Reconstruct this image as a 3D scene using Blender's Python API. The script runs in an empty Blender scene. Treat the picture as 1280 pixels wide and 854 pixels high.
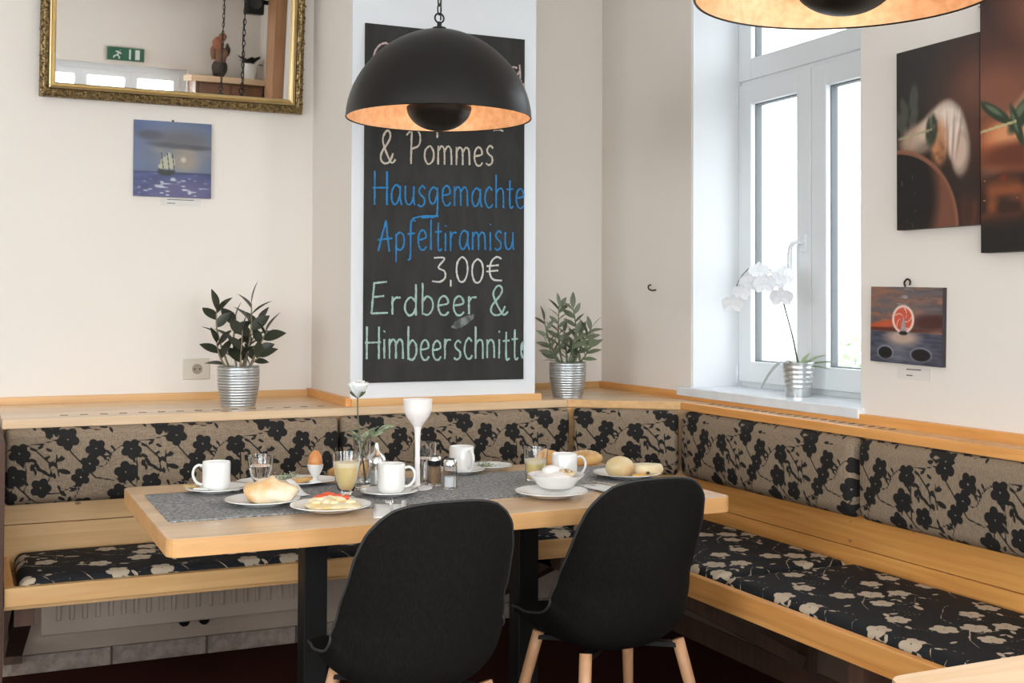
import bpy, bmesh, math, random
import numpy as np
from mathutils import Vector, Matrix
random.seed(7); np.random.seed(7)
PI = math.pi
C = bpy.context.scene.collection
SC = bpy.context.scene

# ------------------------------------------------------------------ camera
def make_camera():
    f, yaw, pitch, roll, shift = 1489.04, 0.430355, 0.0205935, 0.00416727, 79.225
    fw = Vector((math.sin(yaw)*math.cos(pitch), math.cos(yaw)*math.cos(pitch), math.sin(pitch)))
    rt = Vector((math.cos(yaw), -math.sin(yaw), 0)); up = rt.cross(fw)
    r2 = rt*math.cos(roll)+up*math.sin(roll); u2 = -rt*math.sin(roll)+up*math.cos(roll)
    cd = bpy.data.cameras.new('camera'); co = bpy.data.objects.new('camera', cd); C.objects.link(co)
    M = Matrix((r2, u2, -fw)).transposed().to_4x4(); M.translation = (0, 0, 1.3)
    co.matrix_world = M
    cd.sensor_fit = 'HORIZONTAL'; cd.sensor_width = 36; cd.lens = f/1280*36; cd.shift_y = -shift/1280
    cd.clip_start = .05
    SC.camera = co
make_camera()
RT = Vector((0.909, -0.417, 0)); FW = Vector((0.417, 0.909, 0))   # the two directions the table is looked at along
# ------------------------------------------------------------------ world, light, exposure
w = bpy.data.worlds.new('overcast'); SC.world = w; w.use_nodes = True
bg = w.node_tree.nodes['Background']; bg.inputs[0].default_value = (.90, .955, 1, 1); bg.inputs[1].default_value = 1.15
SC.view_settings.view_transform = 'Standard'; SC.view_settings.look = 'None'
SC.view_settings.gamma = 1; SC.view_settings.use_curve_mapping = False
SC.view_settings.exposure = 2.08
def portal(loc, rot, sx, sy):
    l = bpy.data.lights.new('daylight_portal', 'AREA'); l.shape = 'RECTANGLE'; l.size = sx; l.size_y = sy
    l.cycles.is_portal = True
    o = bpy.data.objects.new('daylight_portal', l); o.location = loc; o.rotation_euler = rot; C.objects.link(o)
portal((2.93, 3.49, 1.75), (0, PI/2, 0), 1.6, .98)
def window_fill(loc, rot, sx, sy, watts):      # area lamps added outside the windows, stronger than the sky, to brighten the room
    l = bpy.data.lights.new('window_fill_lamp', 'AREA'); l.shape = 'RECTANGLE'; l.size = sx; l.size_y = sy; l.energy = watts; l.color = (.93, .965, 1)
    o = bpy.data.objects.new('window_fill_lamp', l); o.location = loc; o.rotation_euler = rot; C.objects.link(o)
window_fill((1.18, -2.78, 1.45), (PI/2, 0, 0), 1.46, 1.8, 27)
window_fill((-1.4, -2.78, 1.45), (PI/2, 0, 0), 2.6, 1.8, 32)  # fill lamp for the added rear left window
window_fill((2.88, .2, 1.6), (0, PI/2, 0), 1.3, 1.6, 30)
window_fill((-3.28, .6, 1.6), (0, -PI/2, 0), 1.3, 2.2, 30)  # fill lamp for the added left-wall window, aimed at the right wall

# ------------------------------------------------------------------ materials
MATS = {}
def mat(name, col, rough=.5, metal=0, **kw):
    if name in MATS: return MATS[name]
    m = bpy.data.materials.new(name); m.use_nodes = True; nt = m.node_tree; b = nt.nodes['Principled BSDF']
    b.inputs['Base Color'].default_value = (*col, 1); b.inputs['Roughness'].default_value = rough; b.inputs['Metallic'].default_value = metal
    if kw.get('trans'): b.inputs['Transmission Weight'].default_value = kw['trans']
    if kw.get('ior'): b.inputs['IOR'].default_value = kw['ior']
    if 'spec' in kw: b.inputs['Specular IOR Level'].default_value = kw['spec']
    if kw.get('sheen'): b.inputs['Sheen Weight'].default_value = kw['sheen']; b.inputs['Sheen Roughness'].default_value = .5
    if kw.get('sss'):
        b.inputs['Subsurface Weight'].default_value = kw['sss']; b.inputs['Subsurface Radius'].default_value = (.01, .006, .004)
        b.inputs['Subsurface Scale'].default_value = 1
    if kw.get('coat'): b.inputs['Coat Weight'].default_value = kw['coat']; b.inputs['Coat Roughness'].default_value = .1
    if kw.get('emit'):
        b.inputs['Emission Color'].default_value = (*kw['emit'][:3], 1); b.inputs['Emission Strength'].default_value = kw['emit'][3]
    var = kw.get('var'); 
    if var or kw.get('bump'):
        tc = nt.nodes.new('ShaderNodeTexCoord'); n = nt.nodes.new('ShaderNodeTexNoise'); mp = nt.nodes.new('ShaderNodeMapping')
        mp.inputs['Scale'].default_value = kw.get('stretch', (1, 1, 1))
        nt.links.new(tc.outputs['Object'], mp.inputs[0]); nt.links.new(mp.outputs[0], n.inputs['Vector'])
        n.inputs['Scale'].default_value = kw.get('nscale', 30); n.inputs['Detail'].default_value = 4
        if var:
            cr = nt.nodes.new('ShaderNodeMix'); cr.data_type = 'RGBA'
            cr.inputs['A'].default_value = (*col, 1); cr.inputs['B'].default_value = (*var, 1)
            mr = nt.nodes.new('ShaderNodeMapRange'); mr.inputs[1].default_value = .38; mr.inputs[2].default_value = .62
            nt.links.new(n.outputs['Fac'], mr.inputs[0]); nt.links.new(mr.outputs[0], cr.inputs['Factor']); nt.links.new(cr.outputs['Result'], b.inputs['Base Color'])
        if kw.get('bump'):
            bp = nt.nodes.new('ShaderNodeBump'); bp.inputs['Strength'].default_value = kw['bump']; bp.inputs['Distance'].default_value = kw.get('bd', .002)
            nt.links.new(n.outputs['Fac'], bp.inputs['Height']); nt.links.new(bp.outputs[0], b.inputs['Normal'])
    MATS[name] = m; return m

def wood(name, c1, c2, axis=0, knots=0, rough=.38, seed=0., plank=0):
    if name in MATS: return MATS[name]
    m = bpy.data.materials.new(name); m.use_nodes = True; nt = m.node_tree; b = nt.nodes['Principled BSDF']; L = nt.links
    tc = nt.nodes.new('ShaderNodeTexCoord'); mp = nt.nodes.new('ShaderNodeMapping')
    s = [34, 34, 34]; s[axis] = 1.6; mp.inputs['Scale'].default_value = s; mp.inputs['Location'].default_value = (seed, seed*1.7, seed*.6)
    n = nt.nodes.new('ShaderNodeTexNoise'); n.inputs['Scale'].default_value = 1.3; n.inputs['Detail'].default_value = 5; n.inputs['Distortion'].default_value = .6
    L.new(tc.outputs['Object'], mp.inputs[0]); L.new(mp.outputs[0], n.inputs['Vector'])
    mr = nt.nodes.new('ShaderNodeMapRange'); mr.inputs[1].default_value = .3; mr.inputs[2].default_value = .7
    L.new(n.outputs['Fac'], mr.inputs[0])
    mx = nt.nodes.new('ShaderNodeMix'); mx.data_type = 'RGBA'; mx.inputs['A'].default_value = (*c1, 1); mx.inputs['B'].default_value = (*c2, 1)
    L.new(mr.outputs[0], mx.inputs['Factor']); out = mx.outputs['Result']
    # broad tone drift from board to board
    mp3 = nt.nodes.new('ShaderNodeMapping'); s3 = [9, 9, 9]; s3[axis] = .9; mp3.inputs['Scale'].default_value = s3
    n3 = nt.nodes.new('ShaderNodeTexNoise'); n3.inputs['Scale'].default_value = 1; L.new(tc.outputs['Object'], mp3.inputs[0]); L.new(mp3.outputs[0], n3.inputs['Vector'])
    hs = nt.nodes.new('ShaderNodeHueSaturation'); mr3 = nt.nodes.new('ShaderNodeMapRange'); mr3.inputs[1].default_value = .3; mr3.inputs[2].default_value = .7; mr3.inputs[3].default_value = .86; mr3.inputs[4].default_value = 1.1
    L.new(n3.outputs['Fac'], mr3.inputs[0]); L.new(mr3.outputs[0], hs.inputs['Value']); L.new(out, hs.inputs['Color']); out = hs.outputs[0]
    if knots:
        mp2 = nt.nodes.new('ShaderNodeMapping'); s2 = [knots*1.5]*3; s2[axis] = knots*.75; mp2.inputs['Scale'].default_value = s2
        v = nt.nodes.new('ShaderNodeTexVoronoi'); v.inputs['Scale'].default_value = 1; L.new(tc.outputs['Object'], mp2.inputs[0]); L.new(mp2.outputs[0], v.inputs['Vector'])
        r = nt.nodes.new('ShaderNodeMapRange'); r.inputs[1].default_value = .05; r.inputs[2].default_value = .10; r.inputs[3].default_value = .75; r.inputs[4].default_value = 0
        L.new(v.outputs['Distance'], r.inputs[0])
        k = nt.nodes.new('ShaderNodeMix'); k.data_type = 'RGBA'; k.inputs['B'].default_value = (.16, .065, .022, 1)
        L.new(r.outputs[0], k.inputs['Factor']); L.new(out, k.inputs['A']); out = k.outputs['Result']
    L.new(out, b.inputs['Base Color']); b.inputs['Roughness'].default_value = rough
    bp = nt.nodes.new('ShaderNodeBump'); bp.inputs['Strength'].default_value = .12; bp.inputs['Distance'].default_value = .001
    L.new(n.outputs['Fac'], bp.inputs['Height']); L.new(bp.outputs[0], b.inputs['Normal'])
    MATS[name] = m; return m

def fabric(name, ground, ground2, fig, dotc, spec_flower=False):
    if name in MATS: return MATS[name]
    m = bpy.data.materials.new(name); m.use_nodes = True; nt = m.node_tree; b = nt.nodes['Principled BSDF']; L = nt.links
    at = nt.nodes.new('ShaderNodeAttribute'); at.attribute_name = 'print_edge'
    ad = nt.nodes.new('ShaderNodeAttribute'); ad.attribute_name = 'flower_eye'
    tc = nt.nodes.new('ShaderNodeTexCoord')
    def stretched(sc, s):
        mp = nt.nodes.new('ShaderNodeMapping'); mp.inputs['Scale'].default_value = sc
        n = nt.nodes.new('ShaderNodeTexNoise'); n.inputs['Scale'].default_value = s; n.inputs['Detail'].default_value = 2
        L.new(tc.outputs['Object'], mp.inputs[0]); L.new(mp.outputs[0], n.inputs['Vector']); return n
    n1 = stretched((.12, 1, 1.6), 420); n2 = stretched((1.6, 1.6, .12), 420)
    mx0 = nt.nodes.new('ShaderNodeMath'); mx0.operation = 'ADD'; L.new(n1.outputs['Fac'], mx0.inputs[0]); L.new(n2.outputs['Fac'], mx0.inputs[1])
    mr0 = nt.nodes.new('ShaderNodeMapRange'); mr0.inputs[1].default_value = .75; mr0.inputs[2].default_value = 1.25; L.new(mx0.outputs[0], mr0.inputs[0])
    g = nt.nodes.new('ShaderNodeMix'); g.data_type = 'RGBA'; g.inputs['A'].default_value = (*ground, 1); g.inputs['B'].default_value = (*ground2, 1)
    L.new(mr0.outputs[0], g.inputs['Factor'])
    mr = nt.nodes.new('ShaderNodeMapRange'); mr.inputs[1].default_value = -.0006; mr.inputs[2].default_value = .0006; mr.inputs[3].default_value = 1; mr.inputs[4].default_value = 0
    L.new(at.outputs['Fac'], mr.inputs[0])
    k = nt.nodes.new('ShaderNodeMix'); k.data_type = 'RGBA'; k.inputs['B'].default_value = (*fig, 1)
    L.new(mr.outputs[0], k.inputs['Factor']); L.new(g.outputs['Result'], k.inputs['A'])
    md = nt.nodes.new('ShaderNodeMapRange'); md.inputs[1].default_value = -.0008; md.inputs[2].default_value = .0008; md.inputs[3].default_value = 1; md.inputs[4].default_value = 0
    L.new(ad.outputs['Fac'], md.inputs[0])
    k2 = nt.nodes.new('ShaderNodeMix'); k2.data_type = 'RGBA'; k2.inputs['B'].default_value = (*dotc, 1)
    L.new(md.outputs[0], k2.inputs['Factor']); L.new(k.outputs['Result'], k2.inputs['A'])
    L.new(k2.outputs['Result'], b.inputs['Base Color']); b.inputs['Roughness'].default_value = .75; b.inputs['Specular IOR Level'].default_value = .22
    bp = nt.nodes.new('ShaderNodeBump'); bp.inputs['Strength'].default_value = .4; bp.inputs['Distance'].default_value = .0008
    L.new(mr0.outputs[0], bp.inputs['Height']); L.new(bp.outputs[0], b.inputs['Normal'])
    MATS[name] = m; return m

def painted(name, rough=.45, bump=0):
    if name in MATS: return MATS[name]
    m = bpy.data.materials.new(name); m.use_nodes = True; nt = m.node_tree; b = nt.nodes['Principled BSDF']
    a = nt.nodes.new('ShaderNodeAttribute'); a.attribute_name = 'print_colour'
    nt.links.new(a.outputs['Color'], b.inputs['Base Color']); b.inputs['Roughness'].default_value = rough
    if bump:
        bp = nt.nodes.new('ShaderNodeBump'); bp.inputs['Strength'].default_value = bump; bp.inputs['Distance'].default_value = .002
        n = nt.nodes.new('ShaderNodeTexNoise'); n.inputs['Scale'].default_value = 120; tc = nt.nodes.new('ShaderNodeTexCoord')
        nt.links.new(tc.outputs['Object'], n.inputs['Vector']); nt.links.new(n.outputs['Fac'], bp.inputs['Height']); nt.links.new(bp.outputs[0], b.inputs['Normal'])
    MATS[name] = m; return m

def pane_mat():
    m = bpy.data.materials.new('window_glass'); m.use_nodes = True; nt = m.node_tree; nt.nodes.clear()
    o = nt.nodes.new('ShaderNodeOutputMaterial'); t = nt.nodes.new('ShaderNodeBsdfTransparent'); g = nt.nodes.new('ShaderNodeBsdfGlossy'); g.inputs['Roughness'].default_value = .01
    t.inputs[0].default_value = (.95, .97, .97, 1)
    fr = nt.nodes.new('ShaderNodeFresnel'); fr.inputs[0].default_value = 1.45; mx = nt.nodes.new('ShaderNodeMixShader')
    ge = nt.nodes.new('ShaderNodeNewGeometry'); sb = nt.nodes.new('ShaderNodeMath'); sb.operation = 'SUBTRACT'; sb.inputs[0].default_value = 1; nt.links.new(ge.outputs['Backfacing'], sb.inputs[1])
    mu = nt.nodes.new('ShaderNodeMath'); mu.operation = 'MULTIPLY'; nt.links.new(fr.outputs[0], mu.inputs[0]); nt.links.new(sb.outputs[0], mu.inputs[1]); nt.links.new(mu.outputs[0], mx.inputs[0]); nt.links.new(t.outputs[0], mx.inputs[1]); nt.links.new(g.outputs[0], mx.inputs[2]); nt.links.new(mx.outputs[0], o.inputs[0])
    return m

def srgb(r, g, b):
    f = lambda c: (c/255/12.92) if c/255 <= .04045 else ((c/255+.055)/1.055)**2.4
    return (f(r), f(g), f(b))

WALL = mat('wall_paint', (.81, .745, .68), .85, bump=.25, nscale=60, bd=.0015)
WHITEWALL = mat('white_reveal_paint', (.73, .74, .76), .8, bump=.15, nscale=60, bd=.001)
CEIL = mat('ceiling_paint', (.86, .85, .83), .9)
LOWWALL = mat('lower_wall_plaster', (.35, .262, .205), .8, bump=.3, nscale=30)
PINE_X = wood('honey_pine_x', (.74, .44, .19), (.64, .34, .12), 0, 0)
PINE_XK = wood('knotty_pine_x', (.82, .52, .245), (.70, .39, .15), 0, 10)
PINE_Y = wood('honey_pine_y', (.80, .39, .12), (.66, .28, .07), 1, 0)
PINE_YK = wood('knotty_pine_y', (.84, .42, .12), (.68, .29, .07), 1, 10)
SHELF_W = wood('shelf_pine', (.72, .52, .33), (.64, .43, .25), 0, 0, .22)
SHELF_Y = wood('shelf_pine_y', (.70, .46, .26), (.62, .38, .19), 1, 0, .25)
TABLE_W = wood('table_beech', (.74, .52, .33), (.68, .45, .26), 0, 0, .24)
TABLE_E = wood('table_edge_beech', (.76, .43, .18), (.66, .34, .13), 0, 0, .35)
DARKWOOD = wood('dark_stained_wood', (.085, .038, .021), (.055, .024, .013), 2, 0, .7)
LEGWOOD = wood('beech_leg', (.62, .34, .18), (.52, .26, .13), 2, 0, .45)
BACKFAB = fabric('linen_with_black_flowers', srgb(158, 139, 118), srgb(114, 96, 78), srgb(34, 32, 30), srgb(150, 140, 128))
SEATFAB = fabric('black_cloth_with_pale_flowers', (.010, .011, .013), (.018, .019, .022), srgb(190, 172, 150), (.012, .012, .013))
CHAIRFAB = mat('charcoal_chair_cloth', (.0065, .0058, .0046), .95, spec=.12, var=(.0105, .0094, .0076), nscale=260, stretch=(1, 1, .25), bump=.3, bd=.001)
BLACKMETAL = mat('black_powder_coat', (.007, .007, .0065), .45, spec=.3)
LAMPBLACK = mat('lamp_black_lacquer', (.009, .0075, .006), .40, spec=.3)
LAMPGOLD = mat('gold_leaf_inside', (.66, .46, .30), .5, .3, var=(.56, .36, .22), nscale=45, bump=.5, bd=.003)
CHROME = mat('chrome', (.78, .77, .75), .15, 1)
STEEL = mat('cutlery_steel', (.70, .68, .66), .22, 1)
PORC = mat('white_porcelain', (.84, .82, .79), .18, 0, coat=.3)
GLASS = mat('clear_glass', (1, 1, 1), .0, 0, trans=1, ior=1.45)
WATER = mat('water', (1, 1, 1), .0, 0, trans=1, ior=1.33)
JUICE = mat('orange_juice', (1, .72, .33), .35, 0, sss=.6)
JUICE_P = mat('pale_juice_froth', (1, .84, .58), .5)
PVC = mat('white_window_plastic', (.82, .84, .86), .35)
GASKET = mat('grey_window_gasket', (.16, .17, .18), .6)
SILL = mat('white_sill_stone', (.76, .78, .81), .25, var=(.70, .72, .76), nscale=14)
GOLD = mat('antique_gold', (.36, .25, .11), .42, .8, var=(.10, .065, .03), nscale=90, bump=.5, bd=.002)
GOLDS = mat('smooth_gold', (.62, .47, .24), .35, .85)
MIRROR = mat('mirror_silver', (.74, .73, .715), .012, 1)
POT = mat('brushed_silver_pot', (.50, .53, .55), .32, .85, var=(.40, .42, .43), nscale=12, stretch=(.3, .3, 12), bump=.3)
SOIL = mat('potting_soil', (.03, .02, .013), .95, bump=.8, nscale=160, bd=.005)
LEAF_D = mat('dark_leaf', (.022, .026, .014), .4, var=(.038, .042, .024), nscale=20)
LEAF_G = mat('grey_green_leaf', (.105, .125, .07), .4, var=(.15, .165, .10), nscale=20)
STEM_G = mat('green_stem', (.10, .13, .06), .5)
STEM_B = mat('pale_stem', (.22, .17, .10), .6)
ORCHID = mat('white_petal', (.74, .74, .76), .5, sss=.15)
FELT = mat('grey_felt_runner', (.10, .10, .105), .95, var=(.42, .41, .40), nscale=110, stretch=(1, 2.2, 1), bump=.8, bd=.003)
CRUST = mat('bread_crust', (.74, .44, .19), .6, var=(.86, .74, .56), nscale=13, bump=.4, nmp=1, bd=.003)
CRUST2 = mat('golden_crust', (.62, .30, .08), .55, var=(.75, .46, .18), nscale=18, bump=.4, bd=.003)
CRUMB = mat('bread_crumb', (.78, .66, .46), .8, var=(.70, .52, .30), nscale=60, bump=.5, bd=.002)
PAPER = mat('white_paper_napkin', (.84, .83, .81), .8, bump=.3, nscale=50)
CARPET = mat('dark_red_carpet', (.034, .008, .005), .95, spec=.1, var=(.065, .015, .009), nscale=260, bump=.8, bd=.004)
TILE = mat('stone_skirting_tile', (.30, .23, .185), .45, var=(.20, .145, .115), nscale=35, bump=.3)
RAD = mat('radiator_enamel', (.40, .305, .24), .4)
SLATE = mat('chalkboard_slate', (.026, .0245, .023), .8, spec=.3, var=(.037, .035, .033), nscale=7, stretch=(2.4, 1, .7))
PLASTIC = mat('cream_socket_plastic', (.62, .55, .46), .4)

# ------------------------------------------------------------------ mesh helpers
def link(name, me, m, parent=None, smooth=False):
    o = bpy.data.objects.new(name, me); C.objects.link(o)
    if m is not None and not me.materials:
        for mm in (m if isinstance(m, (list, tuple)) else [m]): me.materials.append(mm)
    if parent is not None: o.parent = parent
    if smooth: me.polygons.foreach_set('use_smooth', [True]*len(me.polygons))
    return o
def from_bm(name, bm, m, parent=None, smooth=False, sharp=None):
    bmesh.ops.recalc_face_normals(bm, faces=bm.faces)
    me = bpy.data.meshes.new(name); bm.to_mesh(me); bm.free()
    o = link(name, me, m, parent, smooth)
    if smooth and sharp is not None:
        me.set_sharp_from_angle(angle=sharp)
    return o
def pyd(name, V, F, m, parent=None, smooth=False):
    me = bpy.data.meshes.new(name); me.from_pydata([tuple(v) for v in V], [], F); me.update()
    return link(name, me, m, parent, smooth)
def thing(name, label, cat, loc=(0, 0, 0), rz=0, group=None):
    o = bpy.data.objects.new(name, None); C.objects.link(o); o.empty_display_size = .05
    o.location = loc; o.rotation_euler = (0, 0, rz); o['label'] = label; o['category'] = cat
    if group: o['group'] = group
    return o
def tag(o, label, cat, group=None):
    o['label'] = label; o['category'] = cat
    if group: o['group'] = group
    return o
def struct(o):
    o['kind'] = 'structure'; return o
def dup(root, loc, rz, label, group=None):
    r = root.copy(); C.objects.link(r); r.location = loc; r.rotation_euler = (0, 0, rz); r['label'] = label
    if group: r['group'] = group
    for ch in list(root.children):
        c = ch.copy(); C.objects.link(c); c.parent = r
        for g in ch.children:
            d = g.copy(); C.objects.link(d); d.parent = c
    return r
def add_box(bm, x0, x1, y0, y1, z0, z1, bev=0, mi=0, segs=2):
    vs = [bm.verts.new(p) for p in ((x0, y0, z0), (x1, y0, z0), (x1, y1, z0), (x0, y1, z0), (x0, y0, z1), (x1, y0, z1), (x1, y1, z1), (x0, y1, z1))]
    fs = [bm.faces.new([vs[i] for i in f]) for f in ((0, 3, 2, 1), (4, 5, 6, 7), (0, 1, 5, 4), (1, 2, 6, 5), (2, 3, 7, 6), (3, 0, 4, 7))]
    for f in fs: f.material_index = mi
    if bev:
        es = list({e for f in fs for e in f.edges}); bmesh.ops.bevel(bm, geom=es, offset=bev, segments=segs, affect='EDGES', profile=.5)
def box(name, x0, x1, y0, y1, z0, z1, m, parent=None, bev=0, segs=2):
    bm = bmesh.new(); add_box(bm, min(x0, x1), max(x0, x1), min(y0, y1), max(y0, y1), z0, z1, bev, 0, segs)
    return from_bm(name, bm, m, parent)
def add_obox(bm, a, b, wx, wz, up=(0, 0, 1)):
    a = Vector(a); b = Vector(b); d = (b-a).normalized(); u = Vector(up); s = d.cross(u).normalized(); u = s.cross(d).normalized()
    vs = [bm.verts.new(p+s*sx*wx/2+u*sz*wz/2) for p in (a, b) for sx, sz in ((-1, -1), (1, -1), (1, 1), (-1, 1))]
    for f in ((0, 1, 2, 3), (7, 6, 5, 4), (0, 4, 5, 1), (1, 5, 6, 2), (2, 6, 7, 3), (3, 7, 4, 0)): bm.faces.new([vs[i] for i in f])
def prism(name, pts, z0, z1, m, parent=None, bev=0):
    bm = bmesh.new(); vs = [bm.verts.new((x, y, z0)) for x, y in pts]; f = bm.faces.new(vs)
    r = bmesh.ops.extrude_face_region(bm, geom=[f]); bmesh.ops.translate(bm, verts=[v for v in r['geom'] if isinstance(v, bmesh.types.BMVert)], vec=(0, 0, z1-z0))
    if bev: bmesh.ops.bevel(bm, geom=[e for e in bm.edges], offset=bev, segments=2, affect='EDGES')
    return from_bm(name, bm, m, parent)
def rrect(x0, x1, y0, y1, r, n=6):
    P = []
    for cx, cy, a0 in ((x1-r, y1-r, 0), (x0+r, y1-r, PI/2), (x0+r, y0+r, PI), (x1-r, y0+r, 1.5*PI)):
        for i in range(n+1):
            a = a0+PI/2*i/n; P.append((cx+r*math.cos(a), cy+r*math.sin(a)))
    return P
def lathe_vf(prof, n=32):
    V = []; F = []; k = len(prof)
    for i in range(n):
        a = 2*PI*i/n; c, s = math.cos(a), math.sin(a)
        for r, z in prof: V.append((r*c, r*s, z))
    for i in range(n):
        j = (i+1) % n
        for q in range(k-1):
            F.append((i*k+q, j*k+q, j*k+q+1, i*k+q+1))
    return V, F
def lathe(name, prof, m, parent=None, n=32, loc=None, ripple=None, sharp=.7):
    V, F = lathe_vf(prof, n)
    bm = bmesh.new(); vs = [bm.verts.new(v) for v in V]
    for f in F: bm.faces.new([vs[i] for i in f])
    bmesh.ops.remove_doubles(bm, verts=bm.verts, dist=1e-6)
    bmesh.ops.dissolve_degenerate(bm, dist=1e-7, edges=bm.edges)
    o = from_bm(name, bm, m, parent, True, sharp)
    if loc is not None: o.location = loc
    return o
def tube_vf(pts, rad, n=10, cap=True, flat=1.0):
    pts = [Vector(p) for p in pts]; k = len(pts); rad = rad if isinstance(rad, (list, tuple)) else [rad]*k
    V = []; F = []; up = None
    for i, p in enumerate(pts):
        d = (pts[min(i+1, k-1)]-pts[max(i-1, 0)]).normalized()
        if up is None: up = Vector((0, 0, 1)) if abs(d.z) < .9 else Vector((0, 1, 0))
        s = d.cross(up).normalized(); up = s.cross(d).normalized()
        for j in range(n):
            a = 2*PI*j/n; V.append(tuple(p+(s*math.cos(a)+up*math.sin(a)*flat)*rad[i]))
    for i in range(k-1):
        for j in range(n):
            F.append((i*n+j, i*n+(j+1) % n, (i+1)*n+(j+1) % n, (i+1)*n+j))
    if cap: F.append(tuple(range(n))[::-1]); F.append(tuple(range((k-1)*n, k*n)))
    return V, F
def tube(name, pts, rad, m, parent=None, n=10, flat=1.0):
    V, F = tube_vf(pts, rad, n, True, flat); o = pyd(name, V, F, m, parent, True)
    return o
def multi(name, parts, m, parent=None, smooth=True):
    V = []; F = []
    for v, f in parts:
        o = len(V); V += list(v); F += [tuple(i+o for i in q) for q in f]
    return pyd(name, V, F, m, parent, smooth)
def spline(pts, n=8):
    P = [Vector(p) for p in pts]; out = []
    for i in range(len(P)-1):
        p0 = P[max(i-1, 0)]; p1 = P[i]; p2 = P[i+1]; p3 = P[min(i+2, len(P)-1)]
        for k in range(n):
            t = k/n
            out.append(.5*((2*p1)+(p2-p0)*t+(2*p0-5*p1+4*p2-p3)*t*t+(3*p1-p0-3*p2+p3)*t**3))
    out.append(P[-1]); return out
def blob(name, sx, sy, sz, m, parent=None, amp=.06, flatb=.0, seed=0, n=20, k=13, loc=None, fn=None):
    """a lumpy closed form resting on z = 0"""
    rnd = random.Random(seed); ph = [(rnd.uniform(0, 6), rnd.uniform(0, 6), rnd.randint(2, 5), rnd.randint(1, 4)) for _ in range(5)]
    bm = bmesh.new(); rows = []
    for i in range(k+1):
        th = PI*i/k; row = []
        for j in range(n):
            a = 2*PI*j/n; q = 1+amp*sum(math.sin(u+c*a)*math.sin(v+d*th) for u, v, c, d in ph)/2.2
            x = math.sin(th)*math.cos(a)*q; y = math.sin(th)*math.sin(a)*q; z = math.cos(th)*q
            if fn: x, y, z = fn(x, y, z)
            z = max(z, -1+flatb)
            row.append(bm.verts.new((x*sx, y*sy, (z+1-flatb)*sz)))
        rows.append(row)
    for i in range(k):
        for j in range(n): bm.faces.new((rows[i][j], rows[i][(j+1) % n], rows[i+1][(j+1) % n], rows[i+1][j]))
    bmesh.ops.remove_doubles(bm, verts=bm.verts, dist=1e-5)
    o = from_bm(name, bm, m, parent, True)
    if loc is not None: o.location = loc
    return o
def noise2(u, v, s, seed=0):
    """smooth value noise for the painted pictures"""
    rs = np.random.RandomState(seed); G = rs.rand(64, 64)
    x = u*s[0]; y = v*s[1]; xi = np.floor(x).astype(int); yi = np.floor(y).astype(int); fx = x-xi; fy = y-yi
    fx = fx*fx*(3-2*fx); fy = fy*fy*(3-2*fy)
    g = lambda a, b: G[a % 64, b % 64]
    return (g(xi, yi)*(1-fx)+g(xi+1, yi)*fx)*(1-fy)+(g(xi, yi+1)*(1-fx)+g(xi+1, yi+1)*fx)*fy

# ------------------------------------------------------------------ structure
XR, YB, YL, HC = 2.59, 4.68, 4.50, 3.1
XL, YR = -3.0, -2.5
struct(box('floor', XL-.3, XR+.3, YR-.3, YB+.3, -.1, 0, CARPET))
struct(box('ceiling', XL-.3, XR+.3, YR-.3, YB+.3, HC, HC+.1, CEIL))
struct(box('wall_back', XL-.3, XR+.35, YB, YB+.3, 0, HC, WALL))
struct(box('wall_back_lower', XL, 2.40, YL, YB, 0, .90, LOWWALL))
WY0, WY1, WZ0, WZ1 = 2.98, 3.955, .965, 2.62
bm = bmesh.new()
for a in ((XR, XR+.35, WY1, YB, 0, HC), (XR, XR+.35, 1.0, WY0, 0, HC), (XR, XR+.35, YR-.3, -.6, 0, HC), (XR, XR+.35, -.6, 1.0, 0, .95), (XR, XR+.35, -.6, 1.0, 2.25, HC), (XR, XR+.35, WY0, WY1, 0, WZ0-.03), (XR, XR+.35, WY0, WY1, WZ1, HC)): add_box(bm, *a)
struct(from_bm('wall_right', bm, WALL))
# thin white paint of the window reveal
bm = bmesh.new(); add_box(bm, XR+.004, XR+.35, WY1-.006, WY1, WZ0, WZ1); add_box(bm, XR+.004, XR+.35, WY0, WY0+.006, WZ0, WZ1); add_box(bm, XR+.004, XR+.35, WY0, WY1, WZ1-.006, WZ1)
struct(from_bm('trim_7', bm, WHITEWALL))
bm = bmesh.new()
RW = ((-2.7, -.1), (.45, 1.92))
xs = [XL-.3, RW[0][0], RW[0][1], RW[1][0], RW[1][1], XR+.35]
for i in (0, 2, 4): add_box(bm, xs[i], xs[i+1], YR-.3, YR, 0, HC)
for a, b in RW: add_box(bm, a, b, YR-.3, YR, 0, .55); add_box(bm, a, b, YR-.3, YR, 2.36, HC)
struct(from_bm('wall_rear', bm, WALL))
bm = bmesh.new()
add_box(bm, XL-.3, XL, YR-.3, -.5, 0, HC); add_box(bm, XL-.3, XL, 1.7, YB+.3, 0, HC); add_box(bm, XL-.3, XL, -.5, 1.7, 0, .95); add_box(bm, XL-.3, XL, -.5, 1.7, 2.25, HC)
struct(from_bm('wall_left', bm, WALL))
# pillar with white front
PX0, PX1, PY = 1.265, 2.004, 4.15
p = struct(box('wall_pillar', PX0, PX1, PY+.008, YB, .90, HC, WALL))
struct(box('trim_1', PX0, PX1, PY, PY+.008, .90, HC, WHITEWALL))
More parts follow.
